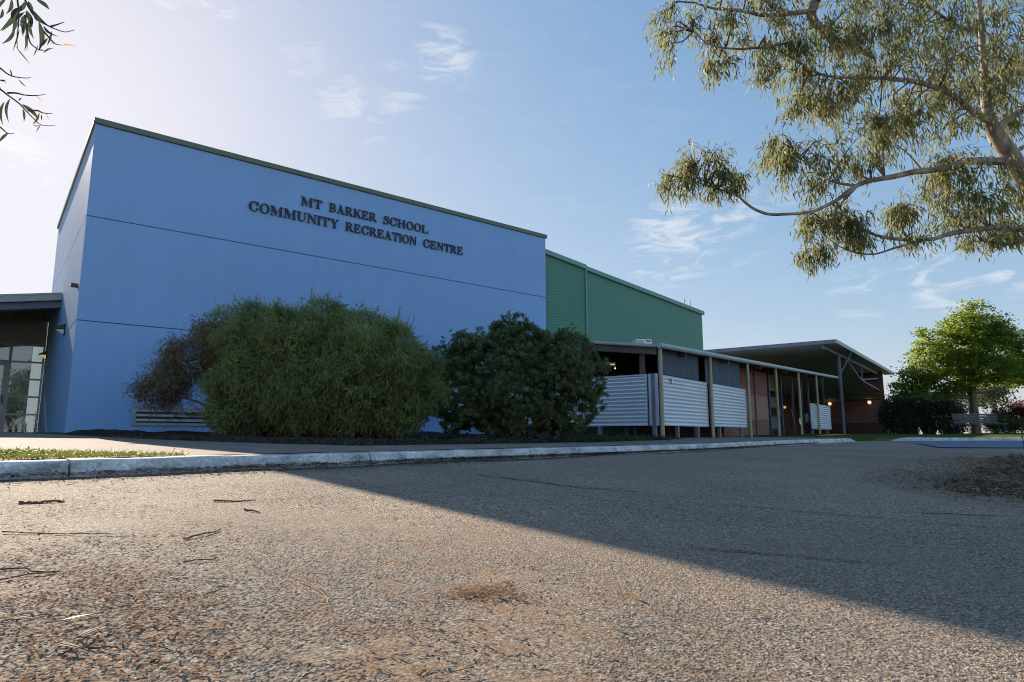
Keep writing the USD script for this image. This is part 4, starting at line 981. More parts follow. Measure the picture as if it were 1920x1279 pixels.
for i in rng.choice(len(P), 170, replace=False):
    a = P[i]; d = unit(o[i] * .8 + np.array([0, 0, .5]) + rng.normal(0, .3, 3)); ln = rng.uniform(.08, .24)
    for e in (a + d * ln * .5, a + d * ln):
        m_ = 12; sv.append(leaves(np.repeat(e[None], m_, 0), unit(d * rng.uniform(.1, .8, (m_, 1)) + unit(np.cross(d, rng.normal(size=(m_, 3))))), np.repeat(d[None], m_, 0), rng.uniform(.05, .085, m_), rng.uniform(.022, .036, m_)))
part(t, 'shoots', join(sv), M['glossy'], kind='stuff', wld=True)
g2 = float(z_lawn(.2, 13.4))
for k in range(16):
    a = np.array([rng.uniform(-.7, .9), 13.4 + rng.normal(0, .2), g2]); e = np.array([rng.uniform(-1.2, 1.6), 13.3 + rng.normal(0, .5), rng.uniform(.8, 1.9)])
    q = spline([a, a * .6 + e * .4 + rng.normal(0, .1, 3), e], 10)
    part(t, 'branch', tube(q, np.linspace(.03, .008, 10), 6), M['bark'], smooth=40, wld=True)

# ---------------------------------------------------------------- gum tree overhead on the right
LIMBS = {"trunk": [[10.55, 9.6, 0.43, 0.279], [9.52, 9.5, 1.71, 0.244], [8.39, 9.3, 2.97, 0.216], [7.8, 9.2, 3.69, 0.191], [7.36, 9.0, 4.1, 0.172], [7.1, 8.9, 4.39, 0.148], [6.95, 8.8, 4.63, 0.11], [6.88, 8.7, 5.11, 0.079], [6.84, 8.6, 5.8, 0.057], [6.79, 8.5, 6.75, 0.032]], "A": [[7.33, 9.0, 4.02, 0.097], [7.01, 8.9, 3.95, 0.081], [6.58, 8.8, 3.92, 0.073], [6.23, 8.7, 3.79, 0.065], [5.55, 8.6, 3.64, 0.057], [5.04, 8.5, 3.52, 0.049], [4.77, 8.5, 3.42, 0.046], [4.46, 8.5, 3.19, 0.035], [4.14, 8.4, 3.04, 0.031], [3.85, 8.4, 2.99, 0.028], [3.49, 8.4, 2.99, 0.028], [3.24, 8.4, 3.09, 0.024], [3.01, 8.3, 3.21, 0.021], [2.74, 8.3, 3.3, 0.017], [2.46, 8.3, 3.41, 0.01], [2.19, 8.3, 3.48, 0.007]], "A2": [[4.77, 8.5, 3.42, 0.035], [4.49, 8.6, 3.53, 0.021], [4.24, 8.6, 3.7, 0.014], [4.0, 8.6, 3.92, 0.011]], "A3": [[4.77, 8.5, 3.41, 0.032], [4.58, 8.6, 3.18, 0.021], [4.46, 8.7, 2.94, 0.014], [4.33, 8.8, 2.58, 0.007]], "B": [[8.58, 9.4, 3.09, 0.086], [7.76, 9.3, 3.06, 0.062], [7.29, 9.2, 3.04, 0.057], [6.73, 9.1, 2.97, 0.053], [6.34, 9.0, 2.88, 0.049], [5.96, 8.9, 2.78, 0.041], [5.65, 8.9, 2.77, 0.037], [5.22, 8.8, 2.78, 0.029], [4.96, 8.8, 2.91, 0.026], [4.78, 8.8, 3.04, 0.018], [4.68, 8.8, 3.21, 0.011]], "C": [[8.41, 9.5, 3.04, 0.055], [7.66, 9.3, 2.87, 0.046], [7.26, 9.2, 2.8, 0.034], [6.95, 9.2, 2.84, 0.031]], "B2": [[5.96, 8.9, 2.78, 0.026], [5.51, 8.8, 2.64, 0.022], [5.12, 8.8, 2.52, 0.018], [4.82, 8.8, 2.55, 0.015], [4.6, 8.8, 2.66, 0.011], [4.43, 8.8, 2.82, 0.007]], "D": [[6.94, 8.8, 4.54, 0.08], [6.55, 8.6, 4.6, 0.057], [6.2, 8.4, 4.7, 0.052], [5.7, 8.2, 4.74, 0.048], [5.21, 8.1, 4.76, 0.04], [4.57, 8.0, 4.74, 0.033], [4.15, 8.0, 4.78, 0.023], [3.67, 8.0, 5.09, 0.017]], "E": [[4.64, 7.6, 6.51, 0.139], [4.24, 7.7, 6.04, 0.115], [3.99, 7.8, 5.61, 0.097], [4.11, 7.9, 5.41, 0.072], [4.53, 8.1, 5.31, 0.054], [5.0, 8.2, 5.14, 0.034]], "F": [[4.0, 7.8, 5.58, 0.052], [3.76, 7.8, 5.56, 0.042], [3.44, 7.9, 5.59, 0.036], [3.02, 7.9, 5.65, 0.03], [2.77, 8.0, 5.74, 0.023], [2.48, 8.0, 5.84, 0.017]], "G": [[3.75, 8.0, 5.25, 0.027], [3.31, 8.0, 5.17, 0.023], [2.95, 8.0, 5.17, 0.02], [2.67, 8.0, 5.23, 0.017], [2.46, 8.0, 5.41, 0.01]], "H": [[7.11, 8.9, 4.47, 0.074], [7.49, 9.0, 4.73, 0.067], [8.0, 9.1, 5.0, 0.053], [8.74, 9.2, 5.67, 0.034]], "I": [[7.37, 9.0, 4.1, 0.052], [7.71, 9.1, 4.3, 0.045], [8.09, 9.2, 4.45, 0.038], [8.86, 9.3, 4.67, 0.023]], "J": [[6.76, 8.6, 5.8, 0.043], [6.31, 8.4, 5.79, 0.031], [5.89, 8.3, 6.01, 0.024], [5.55, 8.2, 6.27, 0.017]]}
CLUMPS = [[2.29, 8.0, 5.64, 0.43, 0.6, 0.3, 0.9], [2.09, 8.0, 5.21, 0.2, 0.4, 0.33, 0.5], [2.82, 8.0, 5.4, 0.4, 0.6, 0.33, 0.9], [2.76, 8.0, 4.94, 0.23, 0.4, 0.19, 0.4], [3.4, 8.0, 5.48, 0.46, 0.9, 0.46, 1.4], [3.44, 8.0, 4.94, 0.23, 0.5, 0.23, 0.5], [4.03, 8.0, 5.17, 0.53, 1, 0.53, 2], [3.89, 8.1, 4.45, 0.24, 0.5, 0.24, 0.6], [4.33, 8.1, 4.61, 0.4, 0.8, 0.34, 1.2], [4.89, 8.2, 5.54, 0.61, 1.1, 0.54, 2.2], [4.98, 8.2, 4.82, 0.54, 1, 0.48, 1.8], [5.03, 8.4, 4.14, 0.35, 0.6, 0.31, 0.8], [5.47, 8.5, 4.27, 0.39, 0.8, 0.42, 1.2], [5.84, 8.4, 5.67, 0.63, 1.1, 0.63, 2.4], [5.99, 8.5, 4.91, 0.63, 1, 0.49, 2], [6.23, 8.6, 4.4, 0.43, 0.8, 0.29, 0.8], [6.9, 8.7, 5.7, 0.65, 1.1, 0.65, 2.4], [6.97, 8.8, 5.0, 0.51, 0.9, 0.51, 1.3], [7.66, 9.0, 5.55, 0.6, 1, 0.82, 2.2], [7.67, 9.1, 4.66, 0.3, 0.8, 0.38, 0.8], [8.29, 9.0, 5.72, 0.52, 1, 0.97, 1.4], [5.62, 8.3, 6.35, 1.38, 1.2, 0.41, 2.2], [3.44, 8.0, 6.08, 1.0, 0.9, 0.27, 1], [7.57, 8.8, 6.81, 1.02, 1, 0.51, 1.4], [4.02, 8.5, 3.88, 0.53, 0.8, 0.42, 1.7], [3.7, 8.5, 4.0, 0.25, 0.5, 0.32, 0.5], [4.33, 8.5, 3.49, 0.35, 0.6, 0.32, 0.8], [4.7, 8.5, 4.0, 0.32, 0.6, 0.35, 0.6], [4.96, 8.6, 3.76, 0.25, 0.5, 0.29, 0.4], [2.61, 8.3, 3.64, 0.38, 0.5, 0.31, 1.0], [2.82, 8.3, 3.41, 0.28, 0.4, 0.24, 0.6], [2.35, 8.3, 3.45, 0.28, 0.4, 0.28, 0.5], [2.11, 8.3, 3.29, 0.14, 0.3, 0.28, 0.35], [3.07, 8.3, 3.37, 0.21, 0.3, 0.17, 0.3], [4.32, 8.8, 2.97, 0.29, 0.5, 0.33, 0.8], [4.26, 8.8, 2.54, 0.2, 0.4, 0.29, 0.5], [4.62, 8.7, 3.1, 0.32, 0.5, 0.25, 0.6], [4.95, 8.8, 2.7, 0.33, 0.5, 0.18, 0.4], [4.77, 8.8, 2.89, 0.29, 0.5, 0.26, 0.5], [5.61, 8.9, 3.17, 0.33, 0.5, 0.3, 0.8], [5.77, 8.9, 2.73, 0.26, 0.4, 0.16, 0.25], [6.34, 9.0, 3.61, 0.45, 0.8, 0.41, 1.2], [6.61, 9.1, 3.32, 0.53, 0.8, 0.42, 1.5], [7.17, 9.2, 3.44, 0.46, 0.8, 0.46, 1.2], [7.63, 9.3, 3.31, 0.35, 0.7, 0.39, 0.9], [6.38, 9.0, 4.02, 0.37, 0.6, 0.3, 0.5], [6.98, 9.0, 3.77, 0.37, 0.6, 0.3, 0.5], [6.96, 9.2, 2.9, 0.46, 0.6, 0.19, 0.5], [7.51, 9.3, 2.93, 0.39, 0.6, 0.17, 0.4], [8.29, 9.4, 3.42, 0.47, 0.8, 0.55, 0.9]]
NEAR_LEAVES = [[-1.989, 2.393, 1.702, -2.04, 2.377, 1.625, 0.0186, 0], [-2.308, 2.751, 1.988, -2.377, 2.756, 1.89, 0.0203, 0], [-2.046, 2.397, 1.766, -2.054, 2.393, 1.71, 0.0163, 0], [-2.105, 2.59, 1.854, -2.021, 2.569, 1.776, 0.0227, 0], [-2.197, 2.717, 2.002, -2.128, 2.694, 1.944, 0.0238, 0], [-2.098, 2.546, 1.819, -2.074, 2.547, 1.758, 0.0273, 0], [-2.128, 2.565, 1.807, -2.123, 2.571, 1.745, 0.0275, 0], [-2.222, 2.719, 1.896, -2.221, 2.746, 1.839, 0.0212, 0], [-1.998, 2.492, 1.726, -1.994, 2.501, 1.626, 0.0243, 0], [-2.272, 2.698, 1.897, -2.269, 2.686, 1.823, 0.02, 0], [-1.982, 2.351, 1.601, -2.04, 2.379, 1.569, 0.0156, 0], [-1.976, 2.499, 1.716, -1.916, 2.488, 1.671, 0.0126, 0], [-2.178, 2.796, 1.891, -2.193, 2.801, 1.837, 0.012, 0], [-2.138, 2.586, 1.782, -2.149, 2.602, 1.748, 0.0111, 0], [-1.944, 2.365, 1.611, -1.943, 2.378, 1.543, 0.0083, 0], [-2.116, 2.537, 1.719, -2.109, 2.513, 1.628, 0.0069, 0], [-2.235, 2.68, 1.736, -2.198, 2.706, 1.685, 0.0063, 0], [-1.926, 2.454, 1.631, -1.952, 2.461, 1.603, 0.0124, 0], [-2.056, 2.499, 1.673, -2.064, 2.514, 1.625, 0.0078, 0], [-2.348, 2.711, 1.947, -2.341, 2.694, 1.897, 0.0158, 0], [-2.389, 2.765, 2.037, -2.417, 2.774, 2.006, 0.0161, 0], [-2.152, 2.691, 1.753, -2.18, 2.711, 1.722, 0.0063, 0], [-2.043, 2.564, 1.652, -2.03, 2.58, 1.656, 0.007, 0], [-2.194, 2.789, 1.784, -2.139, 2.765, 1.785, 0.0087, 0], [-2.313, 2.775, 1.916, -2.265, 2.769, 1.905, 0.013, 0], [-2.324, 2.742, 1.618, -2.328, 2.721, 1.605, 0.0085, 0], [-2.421, 2.829, 1.669, -2.382, 2.817, 1.646, 0.0066, 0], [-2.445, 2.898, 1.587, -2.429, 2.885, 1.487, 0.0158, 0], [-2.317, 2.775, 1.535, -2.307, 2.769, 1.442, 0.0151, 0], [-2.27, 2.795, 1.521, -2.188, 2.777, 1.452, 0.0218, 0], [-2.127, 2.622, 1.406, -2.131, 2.637, 1.368, 0.0123, 0], [-2.237, 2.851, 1.513, -2.259, 2.855, 1.468, 0.0111, 0], [-2.403, 2.918, 1.722, -2.355, 2.901, 1.682, 0.0068, 0], [-2.36, 2.89, 1.611, -2.352, 2.87, 1.587, 0.0079, 0], [-2.444, 2.936, 1.452, -2.482, 2.943, 1.417, 0.016, 0], [-2.176, 2.793, 1.473, -2.195, 2.821, 1.463, 0.0065, 0], [-2.235, 2.865, 1.457, -2.261, 2.882, 1.438, 0.0056, 0], [-2.033, 2.572, 1.311, -2.006, 2.564, 1.307, 0.005, 0], [-1.943, 2.392, 1.701, -1.9, 2.374, 1.661, 0.0233, 0], [-2.066, 2.457, 1.77, -2.1, 2.478, 1.74, 0.0191, 0], [-2.002, 2.413, 1.767, -2.013, 2.401, 1.719, 0.0188, 0], [-2.137, 2.596, 1.901, -2.132, 2.617, 1.861, 0.0227, 0], [-2.469, 2.936, 1.785, -2.47, 2.949, 1.76, 0.008, 0], [-1.863, 2.457, 1.603, -1.819, 2.46, 1.601, 0.0067, 1], [-2.211, 2.703, 1.85, -2.176, 2.676, 1.819, 0.0074, 1], [-2.214, 2.822, 1.498, -2.223, 2.814, 1.447, 0.0121, 1], [-2.207, 2.786, 1.565, -2.183, 2.796, 1.546, 0.0065, 1], [-2.176, 2.818, 1.495, -2.159, 2.819, 1.465, 0.0055, 1], [-2.177, 2.772, 1.487, -2.141, 2.754, 1.462, 0.0054, 1], [-2.001, 2.598, 1.703, -2.001, 2.575, 1.694, 0.004, 1]]
NEAR_TWIGS = [[[-2.216, 2.6, 2.038], [-2.208, 2.62, 1.93], [-2.173, 2.595, 1.839], [-2.158, 2.581, 1.77], [-2.182, 2.61, 1.742], [-2.179, 2.616, 1.695]], [[-2.179, 2.6, 1.952], [-2.14, 2.62, 1.875], [-2.065, 2.595, 1.806], [-2.019, 2.581, 1.773], [-2.012, 2.61, 1.78], [-1.977, 2.616, 1.772], [-1.914, 2.586, 1.761]], [[-2.15, 2.6, 1.843], [-2.151, 2.62, 1.79], [-2.109, 2.595, 1.708], [-2.063, 2.581, 1.669], [-2.068, 2.61, 1.679]], [[-2.071, 2.6, 1.777], [-2.043, 2.62, 1.742], [-1.999, 2.595, 1.702], [-1.955, 2.581, 1.684]], [[-2.033, 2.6, 1.786], [-2.017, 2.62, 1.811], [-1.969, 2.595, 1.806]], [[-2.41, 2.75, 1.71], [-2.377, 2.77, 1.694], [-2.318, 2.745, 1.65], [-2.271, 2.731, 1.627], [-2.247, 2.76, 1.638], [-2.224, 2.766, 1.644]], [[-2.407, 2.75, 1.592], [-2.365, 2.77, 1.588], [-2.306, 2.745, 1.546], [-2.239, 2.731, 1.498], [-2.217, 2.76, 1.468], [-2.19, 2.766, 1.441], [-2.129, 2.736, 1.395], [-2.068, 2.738, 1.392]], [[-2.312, 2.75, 1.558], [-2.288, 2.77, 1.569], [-2.226, 2.745, 1.545], [-2.164, 2.731, 1.535], [-2.146, 2.76, 1.557]], [[-2.21, 2.75, 1.472], [-2.18, 2.77, 1.482], [-2.131, 2.745, 1.457], [-2.081, 2.731, 1.447]], [[-2.363, 2.75, 1.408], [-2.344, 2.77, 1.403], [-2.285, 2.745, 1.36], [-2.243, 2.731, 1.352]], [[-2.348, 2.75, 1.576], [-2.382, 2.77, 1.634]]]
M['gumleaf'] = mat_leaf('gum_leaf', [(0, (.10, .115, .06)), (.4, (.17, .185, .095)), (.75, (.245, .25, .14)), (.93, (.33, .30, .18)), (1, (.30, .17, .10))], trans=.48, tcol=(.46, .45, .16), rough=.5, spec=.3)
gt = Thing('gum_tree', 'tall gum tree with drooping leaves and smooth pale limbs, upper right', 'tree', (10.6, 9.6, float(z_road(10.6, 9.6))))
rng = np.random.default_rng(52)
for name, pts in LIMBS.items():
    p = np.array(pts)
    if name == 'trunk': p = np.vstack([[10.62, 9.62, float(z_road(10.6, 9.6)) - .1, .36], p])
    q = spline(p, 8 * len(p))
    wob = (meshkit.fbm(q[:, :3] * 2.3 + 7, 3, 3) - .5)[:, None] * np.array([.05, .05, .10])
    q[:, :3] += wob * np.clip(1.2 - q[:, 3:4] * 6, 0, 1)
    q[:, 3] *= .9 + .22 * meshkit.fbm(q[:, :3] * 6, 2, 8)
    part(gt, 'trunk' if name == 'trunk' else 'limb', tube(q[:, :3], np.maximum(q[:, 3] * .70, .004), 12 if q[0, 3] > .05 else 7), M['gumbark'], smooth=50, wld=True)
LP = np.vstack([spline(np.array(p)[:, :3], 30) for p in LIMBS.values()])
lt = cKDTree(LP)
lvV, twigs = [], []
for cx_, cy_, cz_, rx_, ry_, rz_, w_ in CLUMPS:
    c = np.array([cx_, cy_, cz_]); r = np.array([rx_, ry_, rz_])
    ns = int(122 * w_)
    d = unit(rng.normal(size=(ns, 3))); rad = rng.random((ns, 1)) ** .55 * 1.22
    P = c + d * rad * r
    P = P[meshkit.fbm(P * 2.5, 2, 77) > .45]; ns = len(P)
    # branchlets: from the nearest limb to the clump, then out to the sprays
    a = LP[lt.query(c)[1]]
    nb = max(3, int(5 * w_ ** .7))
    hubs = c + unit(rng.normal(size=(nb, 3))) * r * .45
    for h in hubs:
        a = LP[lt.query(h)[1]]
        mid = (a + h) / 2 + rng.normal(0, .06, 3) + np.array([0, 0, .07])
        twigs.append(tube(spline([a, mid, h], 8), np.linspace(.012, .005, 8), 5, False))
    hk = cKDTree(hubs).query(P)[1]
    for i in range(ns):
        h = hubs[hk[i]]; mid = (h + P[i]) / 2 + np.array([0, 0, .07]) + rng.normal(0, .025, 3)
        if i % 2 == 0: twigs.append(tube(spline([h, mid, P[i]], 5), np.linspace(.0045, .0016, 5), 3, False))
    per = 10; k = np.repeat(np.arange(ns), per); m = len(k)
    along = unit(P - hubs[hk])[k]
    tpos = rng.random((m, 1))
    C = P[k] - along * tpos * .28 + rng.normal(0, .045, (m, 3))
    D = unit(np.array([0, 0, -1.0]) + along * .3 + rng.normal(0, .33, (m, 3)))
    N = unit(rng.normal(size=(m, 3)) * np.array([1, 1, .3]))
    lvV.append(leaves(C, D, N, rng.uniform(.075, .155, m), rng.uniform(.011, .020, m), rng.uniform(-.2, .2, m), True))
part(gt, 'leaves', join(lvV), M['gumleaf'], kind='stuff', wld=True)
part(gt, 'twigs', join(twigs), M['twig'], kind='stuff', wld=True)

# ---------------------------------------------------------------- near gum sprays, upper left: a second gum tree whose trunk stands out of view
M['nearleaf'] = mat_leaf('near_gum_leaf', [(0, (.03, .045, .035)), (1, (.05, .07, .05))], trans=.22, tcol=(.14, .18, .08), rough=.4)
M['orangeleaf'] = mat_leaf('orange_gum_leaf', [(0, (.42, .22, .05)), (1, (.5, .3, .08))], trans=.5, tcol=(.8, .45, .08), rough=.45)
g2t = Thing('gum_tree', 'dark gum sprays with a few orange leaves hanging in the upper left corner', 'tree', (-6.2, 1.2, float(z_lawn(-6.2, 1.2))))
zb = float(z_lawn(-6.2, 1.2)) - .2
part(g2t, 'trunk', tube(spline([(-6.2, 1.2, zb), (-6.0, 1.3, 1.2), (-5.6, 1.5, 2.6), (-5.2, 1.7, 4.2), (-4.9, 1.9, 6.0)], 24), np.linspace(.2, .06, 24), 12), M['gumbark'], smooth=50, wld=True)
for pts in ([(-5.55, 1.5, 2.7), (-4.4, 1.9, 3.0), (-3.2, 2.3, 2.75), tuple(NEAR_TWIGS[0][0])], [(-5.85, 1.4, 1.8), (-4.6, 1.9, 2.2), (-3.4, 2.4, 2.2), tuple(NEAR_TWIGS[6][0])], [(-4.4, 1.9, 3.0), (-3.3, 2.2, 2.9), tuple(NEAR_TWIGS[1][0])], [(-4.6, 1.9, 2.2), (-3.5, 2.3, 2.3), tuple(NEAR_TWIGS[5][0])], [(-4.6, 1.9, 2.2), (-3.6, 2.3, 2.0), tuple(NEAR_TWIGS[9][0])]):
    part(g2t, 'limb', tube(spline(pts, 20), np.linspace(.05, .006, 20), 8), M['gumbark'], smooth=50, wld=True)
for tw_ in NEAR_TWIGS:
    part(g2t, 'twig', tube(spline(tw_, 6 * len(tw_)), np.linspace(.0048, .0013, 6 * len(tw_)), 5), M['twig'], smooth=50, wld=True)
rng = np.random.default_rng(61)
for a0, a1, a2, b0, b1, b2, w_, yel in NEAR_LEAVES:
    a, b = np.array([a0, a1, a2]), np.array([b0, b1, b2])
    L_ = np.linalg.norm(b - a); D = (b - a) / L_; a = a - D * L_ * .12; L_ *= 1.3; w_ *= .85
    vd = unit((a + b) / 2)
    Sd = unit(np.cross(D, vd)); U = np.cross(Sd, D)
    tt_ = np.linspace(0, 1, 9); prof_ = np.sin(np.pi * np.clip(tt_, .0, 1) ** .8) ** .9
    bend = Sd * (rng.uniform(-.10, .10) * L_)
    cen = a + D * (tt_[:, None] * L_) + bend * (np.sin(np.pi * tt_)[:, None]) + U * (rng.uniform(-.06, .06) * L_) * np.sin(np.pi * tt_)[:, None]
    hw = np.maximum(prof_ * w_ * .5, .0006)[:, None]
    tilt = unit(Sd * math.cos(.4) + U * math.sin(.4) * rng.choice([-1, 1]))
    V = np.vstack([cen + tilt * hw, cen + U * hw * .25, cen - tilt * hw]); i = np.arange(8)
    f = np.vstack([np.stack([i, i + 1, i + 10, i + 9], 1), np.stack([i + 9, i + 10, i + 19, i + 18], 1)])
    part(g2t, 'leaf', vf((V, f)), M['orangeleaf'] if yel else M['nearleaf'], smooth=True, wld=True, label='orange leaf' if yel else None)

# ---------------------------------------------------------------- maple, hedge, red shrub, bench, shelter on the far lawn
M['maple'] = mat_leaf('maple_leaf', [(0, (.075, .125, .022)), (.5, (.145, .215, .035)), (.85, (.24, .30, .05)), (1, (.36, .34, .08))], trans=.58, tcol=(.54, .64, .08), rough=.5)
mz = float(z_lawn(23.6, 33))
mp = Thing('maple_tree', 'bright green leafy tree rising behind the bench at the right', 'tree', (23.6, 33, mz))
rng = np.random.default_rng(71)
trunk = spline([(23.6, 33, mz - .1, .22), (23.62, 33, mz + .9, .18), (23.6, 33, mz + 1.9, .17), (23.7, 33, mz + 3.2, .13), (23.9, 33, mz + 4.8, .08), (24.1, 33, mz + 6.6, .03)], 30)
part(mp, 'trunk', tube(trunk[:, :3], trunk[:, 3], 12), M['bark'], smooth=50, wld=True)
E_ = [(24.2, 33, 6.4, .75, .8, .75), (23.3, 33, 5.6, 1.0, 1.1, .8), (24.6, 33, 5.5, 1.2, 1.2, .85), (22.4, 33, 4.9, 1.1, 1.1, .7), (25.4, 33, 4.7, 1.5, 1.3, .9), (23.7, 32.7, 4.4, 1.7, 1.5, .95), (21.6, 33, 4.0, 1.25, 1.2, .65), (26.1, 33, 3.7, 1.4, 1.3, .75), (21.3, 33.2, 3.2, 1.35, 1.2, .6), (23.9, 32.5, 3.3, 2.0, 1.6, .75), (20.9, 33.3, 2.75, 1.0, 1.0, .4), (26.4, 33.2, 2.9, 1.2, 1.2, .55), (22.6, 33, 2.5, 1.4, 1.2, .40), (20.5, 33.3, 2.35, .95, 1, .45), (21.6, 33.1, 2.2, 1.2, 1.1, .40)]
for e in E_:
    c = np.array(e[:3]); j = np.argmin(np.abs(trunk[:, 2] - max(mz + 1.7, c[2] - .9)))
    a = trunk[j, :3]
    q = spline([a, a * .5 + c * .5 + np.array([0, 0, -.1]) + rng.normal(0, .1, 3), c], 10)
    part(mp, 'limb', tube(q, np.linspace(.07, .015, 10), 7), M['bark'], smooth=50, wld=True)
E_ = E_ + [(e[0] + rng.normal(0, 1) * e[3], e[1], e[2] + rng.uniform(-.2, .9) * e[5], e[3] * .38, e[4] * .4, e[5] * .42) for e in E_ for _ in range(2)]
P, o = ell_points(rng, 2900, E_, .35)
lump = meshkit.fbm(P * np.array([1.3, 1.3, 2.2]), 3, 33)
ok = lump > .43
P, o = P[ok], o[ok]
n = len(P); per = 16; k = np.repeat(np.arange(n), per); m = len(k)
C = P[k] + rng.normal(0, 1, (m, 3)) * np.array([.16, .16, .07])
D = unit(rng.normal(size=(m, 3)) * np.array([1, 1, .3]) + np.array([0, 0, -.55]) + o[k] * .3)
part(mp, 'crown', leaves(C, D, unit(np.c_[rng.normal(0, .5, (m, 2)), np.ones(m)]), rng.uniform(.09, .17, m), rng.uniform(.08, .14, m)), M['maple'], kind='stuff', wld=True)

M['hedge'] = mat_leaf('dark_hedge_leaf', [(0, (.04, .06, .028)), (.6, (.09, .12, .045)), (1, (.16, .19, .08))], trans=.15, tcol=(.06, .1, .03))
M['redleaf'] = mat_leaf('dark_red_leaf', [(0, (.06, .014, .018)), (.6, (.12, .028, .032)), (1, (.2, .06, .05))], trans=.3, tcol=(.3, .06, .05))
M['midgreen'] = mat_leaf('mid_green_leaf', [(0, (.035, .06, .016)), (1, (.08, .12, .03))], trans=.3, tcol=(.15, .22, .05))
M['farleaf'] = mat_leaf('pale_grey_green_leaf', [(0, (.07, .09, .045)), (1, (.15, .17, .09))], trans=.3, tcol=(.22, .25, .1))
M['pinkflower'] = mat_leaf('pink_flower', [(0, (.55, .25, .28)), (1, (.7, .45, .42))], trans=.2, tcol=(.6, .3, .3))
def bush(name, label, base, ells, n, mat, L, W, seed, thr=.36, cat='shrub', stems=5, fq=2.0, hgt=.8, extra=None):
    r = np.random.default_rng(seed)
    bz = float(z_lawn(base[0], base[1]))
    t = Thing(name, label, cat, (base[0], base[1], bz))
    P, o = ell_points(r, n, ells, .4)
    lump = meshkit.fbm(P * fq, 3, seed); ok = (lump > thr) & (P[:, 2] > bz + .03)
    P, o = P[ok], o[ok]; k = np.repeat(np.arange(len(P)), 12); m = len(k)
    C = P[k] + r.normal(0, L[1] * .9, (m, 3))
    part(t, 'crown', leaves(C, unit(r.normal(size=(m, 3)) + o[k] * .6), unit(r.normal(size=(m, 3))), r.uniform(*L, m), r.uniform(*W, m)), mat, kind='stuff', wld=True)
    for _ in range(stems):
        e = np.array(ells[r.integers(len(ells))][:3]); a = np.array([base[0] + r.normal(0, .12) + (e[0] - base[0]) * .6, base[1] + r.normal(0, .1), bz - .05])
        part(t, 'stem', tube(spline([a, (a + e) / 2 + r.normal(0, .08, 3), e], 8), np.linspace(.045, .012, 8), 6), M['bark'], smooth=40, wld=True)
    if extra: extra(t, r)
    return t
def flowers(t, r):
    C = np.stack([r.uniform(23.1, 24.6, 34), np.full(34, 35.55) + r.normal(0, .1, 34), r.uniform(.45, 1.15, 34)], 1)
    part(t, 'flowers', leaves(np.repeat(C, 4, 0) + r.normal(0, .03, (136, 3)), unit(r.normal(size=(136, 3))), unit(r.normal(size=(136, 3))), r.uniform(.05, .1, 136), r.uniform(.05, .09, 136)), M['pinkflower'], kind='stuff', wld=True)
bush('hedge_shrub', 'dark hedge shrub at the end of the brick pavilion wall', (21.9, 36.3), [(21.4, 36.4, 1.1, .75, .7, 1.15), (22.3, 36.4, 1.15, .8, .7, 1.2)], 900, M['hedge'], (.07, .13), (.05, .09), 81)
bush('hedge_shrub', 'dark hedge shrub with pink flowers left of the bench', (23.9, 36.2), [(23.3, 36.2, 1.05, .8, .7, 1.1), (24.2, 36.2, 1.1, .8, .7, 1.1), (24.9, 36.3, .9, .5, .6, .9)], 1100, M['hedge'], (.07, .13), (.05, .09), 82, extra=flowers)
bush('red_shrub', 'dark red leaved shrub at the right edge behind the lawn', (28.2, 36), [(28.3, 36, 1.05, 1.1, .8, .85), (27.3, 36.2, .95, .7, .7, .55), (29.3, 36, .95, .9, .8, .85)], 1000, M['redleaf'], (.06, .12), (.05, .08), 83)
bush('low_green_shrub', 'low green shrub between the bench and the red shrub', (26.3, 35), [(26.1, 35, .65, .8, .6, .55), (27.0, 35.2, .55, .7, .6, .5)], 600, M['midgreen'], (.05, .1), (.04, .07), 84)
bush('grey_green_shrub', 'tall grey green shrub behind the trunk of the bright tree', (26.6, 41), [(26.2, 41, 1.6, 1.2, 1, 1.2), (27.8, 41, 1.3, 1.3, 1, 1.1)], 900, M['farleaf'], (.08, .14), (.05, .08), 85)

# garden bench under the maple
bz = float(z_lawn(22.3, 31)); bench = Thing('garden_bench', 'slatted dark timber bench on the lawn in front of the tree trunk', 'bench', (22.3, 31, bz), -4)
for k in range(4): part(bench, 'seat_slat', cbx(-1.15, 1.15, -.30 + k * .115, -.20 + k * .115, .42, .455, .006), M['timber'])
for k in range(4):
    v, f = cbx(-1.0, 1.0, .17, .205, .50 + k * .115, .595 + k * .115, .006); v[:, 1] += (v[:, 2] - .5) * .22
    part(bench, 'back_slat', (v, f), M['timber'])
for x in (-1.02, 1.02):
    part(bench, 'leg', tube([(x, -.28, 0), (x, -.24, .40)], .03, 8), M['black'], smooth=40); part(bench, 'leg', tube([(x, .25, 0), (x, .16, .45), (x, .30, .95)], .03, 8), M['black'], smooth=40)
    part(bench, 'armrest', cbx(x - .04, x + .04, -.3, .25, .62, .66, .008), M['timber']); part(bench, 'arm_support', tube([(x, -.26, .43), (x, -.26, .62)], .022, 8), M['black'])
# shelter with brick pillars behind
shz = float(z_lawn(24.9, 38.5)); sl = Thing('garden_shelter', 'low shelter with thick pale roof edge and brick pillar behind the bench', 'shelter', (24.9, 38.5, shz))
part(sl, 'roof', cbx(-.5, 1.5, -.6, 3, 2.16, 2.5, .04), M['creamwall'])
for x in (1.15, -.2): part(sl, 'pillar', bx(x - .24, x + .24, -.3, .2, -.1, 2.158), M['brick'])
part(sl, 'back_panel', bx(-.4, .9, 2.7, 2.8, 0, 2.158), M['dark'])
part(sl, 'beam', bx(-.45, 1.4, -.45, -.35, 1.98, 2.155), M['timber'])
